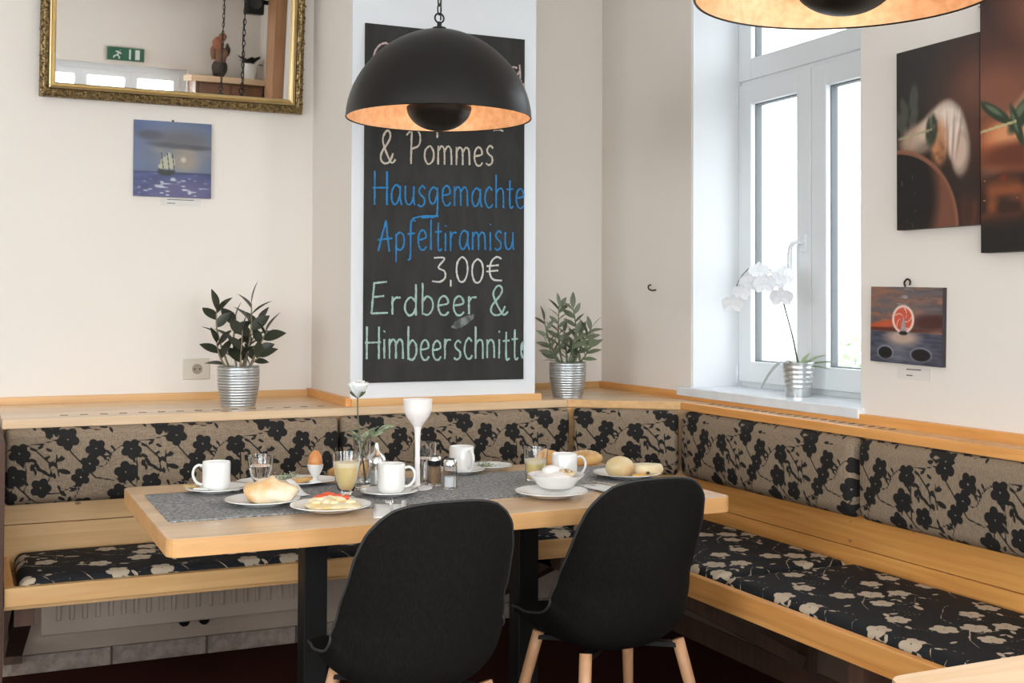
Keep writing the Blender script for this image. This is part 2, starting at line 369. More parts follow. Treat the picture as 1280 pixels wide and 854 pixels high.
# low wooden trims on the shelf along the walls
SZ = .925
struct(box('trim_2', .11, PX0-.02, YB-.02, YB, SZ, SZ+.026, PINE_X))
struct(box('trim_3', PX0-.02, PX0, PY-.01, YB, SZ, SZ+.03, PINE_Y))
struct(box('trim_4', PX0-.0, PX1+.018, PY-.022, PY, SZ, SZ+.026, PINE_X))
struct(box('trim_5', PX1, XR-.02, YB-.02, YB, SZ, SZ+.026, PINE_X))
struct(box('trim_6', XR-.022, XR, 1.2, YB-.02, SZ, SZ+.028, PINE_Y))
# skirting of stone tiles under the left bench, one object per tile
sk = struct(box('baseboard_back', .05, 2.4, YL-.008, YL, 0, .064, mat('tile_grout', (.10, .08, .07), .9)))
bm = bmesh.new(); add_box(bm, -.164, .164, -.012, 0, .002, .066, .003); tile0 = from_bm('tile', bm, TILE, sk); tile0.location = (-.01, YL-.006, 0)
tm = tile0.data
for i in range(1, 8):
    t = bpy.data.objects.new('tile', tm); C.objects.link(t); t.parent = sk; t.location = (-.01+.3345*i, YL-.006-.001*(i % 2), 0)
tile0.location.x = .165
t = None
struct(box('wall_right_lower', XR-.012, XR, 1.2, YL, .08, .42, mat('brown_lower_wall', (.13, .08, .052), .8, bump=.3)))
struct(box('baseboard_right', XR-.02, XR, 1.2, YL, 0, .08, DARKWOOD))

# ------------------------------------------------------------------ window on the right wall
FX = 2.815
def window_right():
    w = thing('window_1', '', '') ; del w['label']; del w['category']; w['kind'] = 'structure'
    y0, y1 = WY0+.03, WY1
    z0, zt, z1 = WZ0+.004, 2.175, WZ1
    def frame(name, ya, yb, za, zb, wd, x0, x1, parent, wb=None):
        wb = wb or wd; bm = bmesh.new()
        add_box(bm, x0, x1, ya, ya+wd, za, zb, .004); add_box(bm, x0, x1, yb-wd, yb, za, zb, .004)
        add_box(bm, x0+.0005, x1-.0005, ya+wd-.003, yb-wd+.003, za, za+wb, .004); add_box(bm, x0+.0005, x1-.0005, ya+wd-.003, yb-wd+.003, zb-wd, zb, .004)
        return from_bm(name, bm, PVC, parent)
    frame('window_frame', y0, y1, z0, z1, .022, FX+.012, FX+.085, w)
    box('mullion', FX+.014, FX+.08, (y0+y1)/2-.03, (y0+y1)/2+.03, z0+.02, zt, PVC, w, .003)
    box('transom', FX+.004, FX+.08, y0+.01, y1-.01, zt-.012, zt+.05, PVC, w, .003)
    ym = 3.50
    for ya, yb, za, zb, wb in ((ym+.002, y1-.006, z0+.022, zt-.004, .082), (y0+.004, ym-.002, z0+.022, zt-.004, .082), (y0+.004, y1-.006, zt+.010, z1-.012, .085)):
        s = frame('sash', ya, yb, za, zb, .082, FX-.006, FX+.058, w, wb)
        gy0, gy1, gz0, gz1 = ya+.078, yb-.078, za+wb-.004, zb-.078
        bm = bmesh.new()
        for a in ((gy0, gy0+.008, gz0, gz1), (gy1-.008, gy1, gz0, gz1), (gy0, gy1, gz0, gz0+.008), (gy0, gy1, gz1-.008, gz1)): add_box(bm, FX+.016, FX+.045, *a)
        from_bm('gasket', bm, GASKET, s)
        box('pane', FX+.026, FX+.030, gy0+.004, gy1-.004, gz0+.004, gz1-.004, PANE, s)
    # handle on the left sash's meeting stile
    h = box('window_handle', FX-.016, FX-.006, ym+.022, ym+.048, 1.49, 1.555, PVC, w, .003)
    pts = [(FX-.012, ym+.035, 1.525), (FX-.045, ym+.036, 1.526), (FX-.055, ym+.05, 1.515), (FX-.056, ym+.058, 1.49), (FX-.056, ym+.058, 1.40), (FX-.052, ym+.058, 1.385)]
    tube('handle_lever', spline(pts, 5), .0085, PVC, h, 10)
    for zz in (1.02, 2.12):
        tube('hinge', [(FX-.012, y1-.004, zz-.035), (FX-.012, y1-.004, zz+.035)], .007, PVC, w, 8)
    return w
PANE = pane_mat()
window_right()
s = box('window_sill', XR-.028, FX+.03, 2.965, 4.02, WZ0-.028, WZ0+.006, SILL, None, .004); s['kind'] = 'structure'; s.name = 'trim_8'
# windows out of view: one mirrored, one inferred, two added for their light
def far_window(name, ax, a0, a1, z0, z1, pos, out):
    w = thing(name, '', ''); del w['label']; del w['category']; w['kind'] = 'structure'
    n = 3 if a1-a0 > 1.4 else 2
    def bb(bm, a, b, c, d, t0, t1):
        if ax == 'x': add_box(bm, a, b, min(pos+out*t0, pos+out*t1), max(pos+out*t0, pos+out*t1), c, d, .003)
        else: add_box(bm, min(pos+out*t0, pos+out*t1), max(pos+out*t0, pos+out*t1), a, b, c, d, .003)
    bm = bmesh.new(); bb(bm, a0, a0+.06, z0, z1, .1, .17); bb(bm, a1-.06, a1, z0, z1, .1, .17); bb(bm, a0+.055, a1-.055, z0, z0+.06, .1, .17); bb(bm, a0+.055, a1-.055, z1-.06, z1, .1, .17)
    from_bm('window_frame', bm, PVC, w)
    st = (a1-a0-.12)/n
    for i in range(n):
        b0 = a0+.06+st*i; bm = bmesh.new()
        bb(bm, b0, b0+.06, z0+.06, z1-.06, .08, .14); bb(bm, b0+st-.06, b0+st, z0+.06, z1-.06, .08, .14); bb(bm, b0+.055, b0+st-.055, z0+.06, z0+.12, .08, .14); bb(bm, b0+.055, b0+st-.055, z1-.12, z1-.06, .08, .14)
        sa = from_bm('sash', bm, PVC, w)
        bm = bmesh.new(); bb(bm, b0+.05, b0+st-.05, z0+.11, z1-.11, .108, .112); from_bm('pane', bm, PANE, sa)
far_window('window_2', 'x', RW[1][0], RW[1][1], .55, 2.36, YR, -1)
far_window('window_3', 'y', -.6, 1.0, .95, 2.25, XR, 1)
far_window('added_window_5', 'y', -.5, 1.7, .95, 2.25, XL, -1)  # unseen left-wall window, added to brighten the right wall
far_window('added_window_4', 'x', RW[0][0], RW[0][1], .55, 2.36, YR, -1)  # unseen rear left window, added to spread light evenly over the back wall

# ------------------------------------------------------------------ outside: pale house and shrub
struct(box('ground_outside', -60, 60, -60, 80, -1.3, -1.2, mat('pale_paving', (.55, .55, .54), .9)))
def house():
    h = thing('neighbour_house', 'pale gabled house seen faintly through the window panes', 'house', (12.5, 12.2, -1.2), .85)
    wm = mat('pale_render', (.78, .79, .80), .9); rm = mat('grey_roof', (.42, .45, .50), .8)
    bm = bmesh.new(); L2, W2, H2, G = 3.0, 2.2, 3.0, 1.4
    v = [bm.verts.new(p) for p in ((-L2, -W2, 0), (L2, -W2, 0), (L2, W2, 0), (-L2, W2, 0), (-L2, -W2, H2), (L2, -W2, H2), (L2, W2, H2), (-L2, W2, H2), (-L2, 0, H2+G), (L2, 0, H2+G))]
    for f in ((0, 1, 5, 4), (2, 3, 7, 6), (0, 4, 8, 7, 3), (1, 2, 6, 9, 5), (4, 5, 9, 8), (6, 7, 8, 9)): bm.faces.new([v[i] for i in f])
    from_bm('house_wall', bm, wm, h)
    for sgn in (-1, 1):
        bm = bmesh.new(); add_obox(bm, (-L2-.2, sgn*(W2/2+.05), H2+G/2+.03), (L2+.2, sgn*(W2/2+.05), H2+G/2+.03), 2.9, .12, (0, sgn*G, W2))
        from_bm('roof', bm, rm, h)
    for x in (-1.6, 0, 1.6):
        wv = box('window', x-.4, x+.4, -W2-.03, -W2+.02, 1.2, 2.4, PVC, h)
        box('pane', x-.33, x+.33, -W2-.04, -W2-.03, 1.27, 2.33, mat('dim_pane', (.3, .34, .38), .2), wv)
    box('chimney', 1.2, 1.6, -.2, .2, H2+G-.3, H2+G+.7, wm, h)
house()
def shrub():
    t = thing('garden_shrub', 'pale green garden shrub outside the lower window pane', 'shrub', (7.4, 8.1, -1.2))
    tube('stem', [(0, 0, 0), (.05, 0, .6), (0, .05, 1.2)], [.06, .05, .03], STEM_B, t, 8)
    V = []; F = []; r = random.Random(5)
    for i in range(2600):
        a = r.uniform(0, 2*PI); u = r.uniform(-1, 1); q = r.random()**.4
        c = Vector((math.cos(a)*math.sqrt(1-u*u)*1.1*q, math.sin(a)*math.sqrt(1-u*u)*1.1*q, 1.25+u*1.05*q))
        d = Vector((r.gauss(0, 1), r.gauss(0, 1), r.gauss(0, 1))).normalized(); e = d.orthogonal().normalized(); k = len(V)
        V += [c, c+d*.06+e*.03, c+d*.13, c+d*.06-e*.03]; F.append((k, k+1, k+2, k+3))
    o = pyd('foliage', V, F, mat('pale_outdoor_leaf', (.30, .42, .22), .7), t); o['kind'] = 'stuff'
shrub()

# ------------------------------------------------------------------ ledge shelf above the bench
sh = thing('ledge_shelf', 'long honey pine ledge running above the bench backs around the corner', 'shelf', (0, 0, 0))
prism('shelf_board', [(.11, 4.075), (2.128, 4.125), (2.482, 3.845), (2.482, 1.2), (XR-.001, 1.2), (XR-.001, YB-.001), (PX1+.001, YB-.001), (PX1+.001, PY-.001), (PX0-.001, PY-.001), (PX0-.001, YB-.001), (.11, YB-.001)], SZ-.025, SZ, SHELF_W, sh)
prism('edge_strip', [(.11, 4.050), (2.12, 4.100), (2.1279, 4.1245), (.11, 4.0745)], SZ-.027, SZ+.001, SHELF_W, sh, .002)
prism('edge_strip', [(2.1205, 4.0995), (2.4605, 3.830), (2.4815, 3.8445), (2.1285, 4.1240)], SZ-.027, SZ+.001, PINE_X, sh, .002)
prism('edge_strip', [(2.461, 3.829), (2.461, 1.2), (2.4815, 1.2), (2.4815, 3.844)], SZ-.027, SZ+.001, PINE_Y, sh, .002)
slot = mat('slot_shadow', (.015, .012, .01), .9)
bm = bmesh.new(); vs = [bm.verts.new((x, y, 0)) for x, y in rrect(-.013, .013, -.004, .004, .0039, 4)]; f = bm.faces.new(vs)
r = bmesh.ops.extrude_face_region(bm, geom=[f]); bmesh.ops.translate(bm, verts=[v for v in r['geom'] if isinstance(v, bmesh.types.BMVert)], vec=(0, 0, .0012))
sl = from_bm('vent_slot', bm, slot, sh); sl.location = (.30, 4.165, SZ-.0002); sm_ = sl.data
for i in range(1, 15):
    o = bpy.data.objects.new('vent_slot', sm_); C.objects.link(o); o.parent = sh; o.location = (.30+.062*i, 4.165+.0015*i, SZ-.0002)
for i in range(22):
    o = bpy.data.objects.new('vent_slot', sm_); C.objects.link(o); o.parent = sh; o.location = (2.53, 3.72-.045*i, SZ-.0002)

# ------------------------------------------------------------------ bench
RY, RX = 3.635, 1.973      # outer faces of the front rails
be = thing('corner_bench', 'L-shaped honey pine corner bench fixed along both walls', 'bench', (0, 0, 0))
box('end_panel', .085, .108, RY-.01, 4.16, 0, .90, DARKWOOD, be, .002)
prism('seat_board', [(.11, RY+.028), (RX+.0, RY+.028), (RX+.0, 4.10), (.11, 4.10)], .425, .443, PINE_X, be)
prism('seat_board', [(RX+.001, 1.2), (2.51, 1.2), (2.51, 4.10), (RX+.028, 4.10), (RX+.001, RY+.03)], .425, .443, PINE_Y, be)
box('front_rail', .11, RX+.03, RY, RY+.026, .440, .492, PINE_X, be, .002)
box('front_rail', RX, RX+.026, 1.2, RY-.001, .440, .492, PINE_Y, be, .002)
box('side_rail', .11, .135, RY+.027, 4.09, .444, .492, PINE_Y, be, .002)
box('back_plank', .11, 2.18, 4.100, 4.118, .444, .588, PINE_XK, be, .002)
box('back_plank', .11, 2.18, 4.1005, 4.118, .590, .896, PINE_XK, be, .002)
box('back_plank', 2.510, 2.528, 1.2, 3.85, .444, .545, PINE_YK, be, .002)
box('back_plank', 2.512, 2.528, 1.2, 3.85, .547, .70, PINE_YK, be, .002)
box('back_plank', 2.512, 2.528, 1.2, 3.85, .702, .896, PINE_YK, be, .002)
bm = bmesh.new(); add_obox(bm, (2.165, 4.106, .67), (2.525, 3.828, .67), .018, .45); from_bm('corner_plank', bm, PINE_XK, be)
def bracket(p, d):
    bm = bmesh.new(); p = Vector(p); d = Vector(d); a = p+d*.0
    L = .72
    add_obox(bm, p+Vector((0, 0, .05)), p+Vector((0, 0, .42)), .06, .03, tuple(d))
    add_obox(bm, p+d*.05+Vector((0, 0, .11)), p+d*L+Vector((0, 0, .40)), .055, .045)
    add_obox(bm, p+d*.0+Vector((0, 0, .400)), p+d*(L+.08)+Vector((0, 0, .400)), .055, .05)
    return from_bm('bracket', bm, DARKWOOD, be)
for x in (.165, 1.90): bracket((x, YL-.03, 0), (0, -1, 0))
for y in (3.2, 2.3, 1.5):
    bm = bmesh.new(); q = Vector((XR-.04, y, 0)); d = Vector((-1, 0, 0))
    add_obox(bm, q+Vector((0, 0, .09)), q+Vector((0, 0, .42)), .06, .03, tuple(d)); add_obox(bm, q+d*.03+Vector((0, 0, .12)), q+d*.54+Vector((0, 0, .40)), .05, .04); add_obox(bm, q+Vector((0, 0, .400)), q+d*.57+Vector((0, 0, .400)), .055, .05)
    from_bm('bracket', bm, DARKWOOD, be)

# printed pattern of the upholstery: signed distance to a 0.335 m wide repeat of blossoms, twigs and buds
TW, TH = .335, .275
z = .00078
FLW = [(180, 70, 45, .2), (470, 62, 44, .5), (447, 122, 40, 1.1), (362, 20, 48, .3), (588, 165, 50, .8), (690, 212, 44, .1), (842, 176, 40, .6), (560, 255, 48, .9), (425, 300, 44, .2), (300, 330, 42, .7)]
FLW = [((a-170)*z, b*z, r*z, t) for a, b, r, t in FLW]
ST = [[(362, 40), (372, 70), (420, 125), (470, 180), (540, 195), (590, 180)], [(200, 100), (205, 150), (196, 175)], [(320, 80), (318, 120), (330, 170)],
      [(470, 90), (520, 95), (560, 60), (590, 45), (640, 40)], [(180, 40), (260, 35), (320, 20)], [(588, 205), (570, 250)], [(600, 200), (640, 240), (650, 260)],
      [(690, 240), (760, 235), (842, 200)], [(842, 210), (820, 260), (780, 300)], [(425, 330), (480, 345), (560, 300)], [(240, 60), (290, 110), (300, 160), (280, 210)], [(300, 300), (240, 270), (200, 230), (206, 160)],
      [(530, 95), (510, 130), (480, 140)]]
LV = [(232, 100, .5, 16), (245, 122, .9, 17), (225, 128, 1.7, 14), (258, 140, .4, 15), (275, 150, .7, 17), (296, 163, .3, 14), (240, 148, 1.5, 13), (336, 100, -.3, 18), (300, 118, 2.2, 16), (350, 150, .3, 24), (312, 165, 1.4, 14),
      (505, 100, 1.1, 14), (520, 80, .9, 13), (535, 60, .9, 12), (230, 55, .4, 14), (258, 48, 2.6, 14), (290, 60, .5, 14), (205, 190, .8, 14), (172, 182, 2.3, 14), (640, 100, .3, 14), (660, 130, 1.8, 14), (620, 118, 1., 12), (770, 262, .6, 18), (745, 285, 2., 15), (800, 295, .4, 18),
      (215, 285, .9, 16), (190, 255, 2.2, 15), (500, 330, .3, 16), (530, 345, 1.2, 15), (640, 300, .4, 17), (665, 325, 1.4, 15), (700, 300, 2.3, 15), (345, 240, .6, 17), (370, 265, 1.8, 15), (385, 225, 2.7, 16), (330, 215, 1.2, 13), (740, 120, .7, 15), (765, 95, 1.9, 13), (715, 90, 2.6, 14)]
def wrap(d, T): return (d+T/2) % T-T/2
def pattern(u, v, scale=1.0, seat=False):
    u = np.asarray(u)/scale; v = np.asarray(v)/scale
    sd = np.full(u.shape, 1.0); eye = np.full(u.shape, 1.0)
    for fx, fy, R, t in (FLW[:2]+FLW[4:6]+FLW[7:9] if seat else FLW):
        if seat: R = R*.92
        dx = wrap(u-fx, TW*1.0); dy = wrap(v-fy, TH)
        eye = np.minimum(eye, np.hypot(dx, dy)-.0032)
        for k in range(5):
            a = t+2*PI*k/5
            sd = np.minimum(sd, np.hypot(dx-math.cos(a)*R*.58, (dy-math.sin(a)*R*.58))-R*.37)
        sd = np.minimum(sd, np.hypot(dx, dy)-R*.30)
    for s in ST:
        P = [((a-170)*z, b*z) for a, b in s]
        for (ax, ay), (bx, by) in zip(P[:-1], P[1:]):
            dx = wrap(u-(ax+bx)/2, TW); dy = wrap(v-(ay+by)/2, TH); ex, ey = (bx-ax), (by-ay); L2 = ex*ex+ey*ey
            h = np.clip((dx*ex+dy*ey)/L2, -.5, .5)
            sd = np.minimum(sd, np.hypot(dx-h*ex, dy-h*ey)-(.0012 if seat else .0024))
    for lx, ly, a, L in (LV[::3] if seat else LV):
        lx = (lx-170)*z; ly = ly*z; L = L*z
        dx = wrap(u-lx, TW); dy = wrap(v-ly, TH); c, s_ = math.cos(a), math.sin(a)
        p = (dx*c+dy*s_)/L; q = (-dx*s_+dy*c)/(L*.42)
        sd = np.minimum(sd, (np.hypot(p, q)-1)*L*.5)
    return sd*scale, eye*scale
def cushion(name, L, W, T, m, label, origin, ux, uw, un, group, puff=.012, rr=.028, scale=1.0, off=(0, 0), endr=.03, step=.0052):
    """a padded board: L along ux, W along uw, T along un (front = +un); closed, rounded, piped by its own seam"""
    # cross-section (w, n) as a loop
    ux, uw, un = Vector(ux), Vector(uw), Vector(un)
    prof = []
    hw, ht = W/2, T/2; r = min(rr, ht*.98)
    def arc(cx, cy, a0, a1, k): return [(cx+r*math.cos(a0+(a1-a0)*i/k), cy+r*math.sin(a0+(a1-a0)*i/k)) for i in range(k+1)]
    nf = max(8, int((W-2*r)/step))
    prof += [(-hw+r+(W-2*r)*i/nf, ht) for i in range(nf)]
    prof += arc(hw-r, ht-r, PI/2, 0, 7)
    prof += arc(hw-r, -ht+r, 0, -PI/2, 4)[0 if ht-r > 1e-4 else 1:]
    prof += [(hw-r-(W-2*r)*i/6, -ht) for i in range(1, 6)]
    prof += arc(-hw+r, -ht+r, -PI/2, -PI, 4)
    prof += arc(-hw+r, ht-r, -PI, -PI*1.5, 7)[0 if ht-r > 1e-4 else 1:-1]
    prof = np.array(prof); K = len(prof)
    seg = np.hypot(*(np.roll(prof, -1, 0)-prof).T); arcl = np.concatenate([[0], np.cumsum(seg)[:-1]])
    nx = int(L/step); xs = np.linspace(0, L, nx+1)
    xs = np.unique(np.concatenate([xs, [.002, .005, .009, .014, .02], L-np.array([.002, .005, .009, .014, .02])])); N = len(xs)
    V = np.zeros((N, K, 3)); U = np.zeros((N, K)); A = np.zeros((N, K))
    rs = random.Random(hash(label) % 1000 if False else len(label)); ph = rs.uniform(0, 6)
    for i, x in enumerate(xs):
        e = min(x, L-x); q = 1. if e >= endr else math.sqrt(max(0, 1-(1-e/endr)**2))
        wv = hw-(1-q)*.020; tv = ht-(1-q)*ht*.85
        w_ = prof[:, 0]*wv/hw; n_ = prof[:, 1]*tv/ht
        pf = puff*np.clip(1-(w_/wv)**2, 0, 1)**.7*(1-math.exp(-e/.06))*(1+.12*math.sin(x*9+ph))
        n_ = n_+np.where(prof[:, 1] > 0, pf, 0)
        V[i, :, 0] = x; V[i, :, 1] = w_; V[i, :, 2] = n_
        U[i] = x; A[i] = arcl
    O = Vector(origin)
    B = np.array([ux, uw, un]); P = V.reshape(-1, 3) @ B
    F = []
    for i in range(N-1):
        for j in range(K):
            j2 = (j+1) % K; F.append((i*K+j, i*K+j2, (i+1)*K+j2, (i+1)*K+j))
    F.append(tuple(range(K))); F.append(tuple(range((N-1)*K, N*K))[::-1])
    me = bpy.data.meshes.new(name); me.from_pydata(P.tolist(), [], F); me.update()
    bm = bmesh.new(); bm.from_mesh(me); bmesh.ops.recalc_face_normals(bm, faces=bm.faces); bm.to_mesh(me); bm.free()
    sd, ey = pattern(U.ravel()+off[0], (A.ravel()+off[1]), scale, m is SEATFAB)
    at = me.attributes.new('print_edge', 'FLOAT', 'POINT'); at.data.foreach_set('value', sd.astype(np.float32))
    at = me.attributes.new('flower_eye', 'FLOAT', 'POINT'); at.data.foreach_set('value', ey.astype(np.float32))
    o = link(name, me, m, None, True); o.location = O
    return tag(o, label, 'cushion', group)
G1, G2 = 'backrest cushions under the ledge', 'seat cushions on the bench'
bz = .778
# width axis points down so the print hangs the right way up
cushion('backrest_cushion', 1.075, .240, .062, BACKFAB, 'leftmost black-flowered backrest cushion on the bench', (.118, 4.066, bz), (1, 0, 0), (0, 0, -1), (0, -1, 0), G1, off=(-.035, .006), puff=.008, endr=.016)
cushion('backrest_cushion', .912, .240, .062, BACKFAB, 'black-flowered backrest cushion directly below the chalkboard', (1.200, 4.066, bz), (1, .024, 0), (0, 0, -1), (.024, -1, 0), G1, off=(.02, .006), puff=.008, endr=.016)
dv = Vector((.325, -.272, 0)).normalized(); dn = Vector((dv.y, -dv.x, 0))
cushion('backrest_cushion', .40, .240, .060, BACKFAB, 'short diagonal black-flowered backrest cushion in the bench corner', (2.125, 4.056, bz), dv, (0, 0, -1), dn, G1, off=(.10, .006), puff=.008, endr=.016)
cushion('backrest_cushion', .955, .245, .075, BACKFAB, 'black-flowered backrest cushion below the window sill', (2.472, 3.800, bz-.004), (0, -1, 0), (0, 0, -1), (-1, 0, 0), G1, off=(.05, .006), puff=.014, rr=.036)
cushion('backrest_cushion', 1.10, .245, .068, BACKFAB, 'black-flowered backrest cushion below the sunset painting, nearest on the right', (2.475, 2.832, bz-.004), (0, -1, 0), (0, 0, -1), (-1, 0, 0), G1, off=(.12, .006), puff=.012, rr=.033)
cushion('seat_cushion', 1.06, .425, .062, SEATFAB, 'black seat cushion with pale flowers at the left end of the bench', (.150, 3.874, .475), (1, 0, 0), (0, -1, 0), (0, 0, 1), G2, scale=1.15, puff=.006)
cushion('seat_cushion', .745, .425, .062, SEATFAB, 'black flowered seat cushion behind the two chairs under the far table edge', (1.222, 3.874, .475), (1, 0, 0), (0, -1, 0), (0, 0, 1), G2, scale=1.15, puff=.006, off=(.1, .1))
cushion('seat_cushion', 1.165, .49, .062, SEATFAB, 'black flowered seat cushion in the bench corner right of the chairs', (2.2525, 4.085, .475), (0, -1, 0), (-1, 0, 0), (0, 0, 1), G2, scale=1.1, puff=.006, off=(.05, .05))
cushion('seat_cushion', 1.25, .49, .062, SEATFAB, 'black flowered seat cushion nearest the camera on the right bench', (2.2525, 2.905, .475), (0, -1, 0), (-1, 0, 0), (0, 0, 1), G2, scale=1.1, puff=.006, off=(.0, .22))

# ------------------------------------------------------------------ radiator under the left bench
ra = thing('radiator', 'low cream panel radiator on the wall under the left bench', 'radiator', (0, 0, 0))
rx0, rx1, ry, rz0, rz1 = .250, 1.20, 4.37, .155, .42
box('radiator_panel', rx0, rx1, ry, ry+.02, rz0, rz1, RAD, ra, .006)
box('radiator_panel', rx0+.01, rx1-.01, ry+.07, ry+.085, rz0+.01, rz1, RAD, ra, .006)
bm = bmesh.new(); add_box(bm, -.008, .008, -.011, .002, rz0+.05, rz1-.02, .004); rb = from_bm('radiator_rib', bm, RAD, ra); rb.location = (rx0+.055, ry, 0)
for i in range(1, 21):
    o = bpy.data.objects.new('radiator_rib', rb.data); C.objects.link(o); o.parent = ra; o.location = (rx0+.055+.0425*i, ry, 0)
for x in (.73, .80):
    tube('valve_pipe', [(x, YL, .145), (x, ry+.05, .145), (x, ry+.04, .20)], .012, DARKWOOD, ra, 8)
    tube('valve_cap', [(x, ry+.02, .152), (x, ry+.055, .152)], .019, BLACKMETAL, ra, 10)
box('pipe_cover', .70, .86, YL-.004, YL, .10, .19, LOWWALL, ra, .001)
o = tube('wall_plug', [(.575, YL, .135), (.575, YL-.02, .137)], .008, mat('rust_red_metal', (.22, .07, .04), .5), None, 8); tag(o, 'small rusty pin in the wall under the radiator', 'pin')

# ------------------------------------------------------------------ tables
def dining_table(label, x0, x1, y0, y1, posts, rot=0, ztop=.75):
    cx, cy = (x0+x1)/2, (y0+y1)/2
    t = thing('dining_table', label, 'table', (cx, cy, 0), rot)
    hx, hy = (x1-x0)/2, (y1-y0)/2
    prism('table_top', rrect(-hx, hx, -hy, hy, .03, 5), ztop-.0435, ztop, TABLE_W, t, .0)
    P = rrect(-hx-.0016, hx+.0016, -hy-.0016, hy+.0016, .0316, 5); n = len(P)
    V = [(x, y, ztop-.043) for x, y in P]+[(x, y, ztop-.0015) for x, y in P]; V += [(x*.9985, y*.9985, zz) for zz in (ztop-.043, ztop-.0015) for x, y in P]
    F = []
    for i in range(n):
        j = (i+1) % n; F += [(i, j, n+j, n+i), (2*n+j, 2*n+i, 3*n+i, 3*n+j), (i, 2*n+i, 2*n+j, j), (n+i, n+j, 3*n+j, 3*n+i)]
    pyd('table_edge_band', V, F, TABLE_E, t)
    for px in posts:
        box('post', px-.033, px+.033, -.035, .035, .02, ztop-.06, BLACKMETAL, t, .003)
        box('mounting_plate', px-.05, px+.05, -.25, .25, ztop-.06, ztop-.0436, BLACKMETAL, t, .002)
        box('foot', px-.04, px+.04, -.33, .33, 0, .022, BLACKMETAL, t, .005)
    return t
dining_table('long light wood dining table laid for breakfast in the bench corner', .432, 1.995, 2.835, 3.68, (-.325, .325), .0)
dining_table('light wood table of which one corner shows at the lower right', 1.237, 2.0, .45, 1.375, (-.0,), .0)
TZ = .750
RZ = .7536     # top of the runner
# runner
def runner():
    bm = bmesh.new(); x0, x1, y0, y1 = .468, 1.972, 3.045, 3.505; nx, ny = 90, 26; g = {}
    r = random.Random(3)
    for k in (0, 1):
        for i in range(nx+1):
            for j in range(ny+1):
                u, v = i/nx, j/ny; dx = .0013*math.sin(j*1.3) if i in (0, nx) else 0; dy = .003*math.sin(i*.7) if j in (0, ny) else 0
                g[k, i, j] = bm.verts.new((x0+(x1-x0)*u+dx, y0+(y1-y0)*v+dy+.03*u, TZ+.0003+(.0024+.0009*math.sin(u*23)*math.sin(v*9) if k else 0)))
    for i in range(nx):
        for j in range(ny):
            bm.faces.new((g[1, i, j], g[1, i+1, j], g[1, i+1, j+1], g[1, i, j+1])); bm.faces.new((g[0, i, j], g[0, i, j+1], g[0, i+1, j+1], g[0, i+1, j]))
    for i in range(nx):
        for j in (0, ny): bm.faces.new((g[0, i, j], g[0, i+1, j], g[1, i+1, j], g[1, i, j]))
    for j in range(ny):
        for i in (0, nx): bm.faces.new((g[0, i, j], g[0, i, j+1], g[1, i, j+1], g[1, i, j]))
    tag(from_bm('table_runner', bm, FELT, None, True), 'mottled grey felt runner lying along the dining table', 'table runner')
runner()

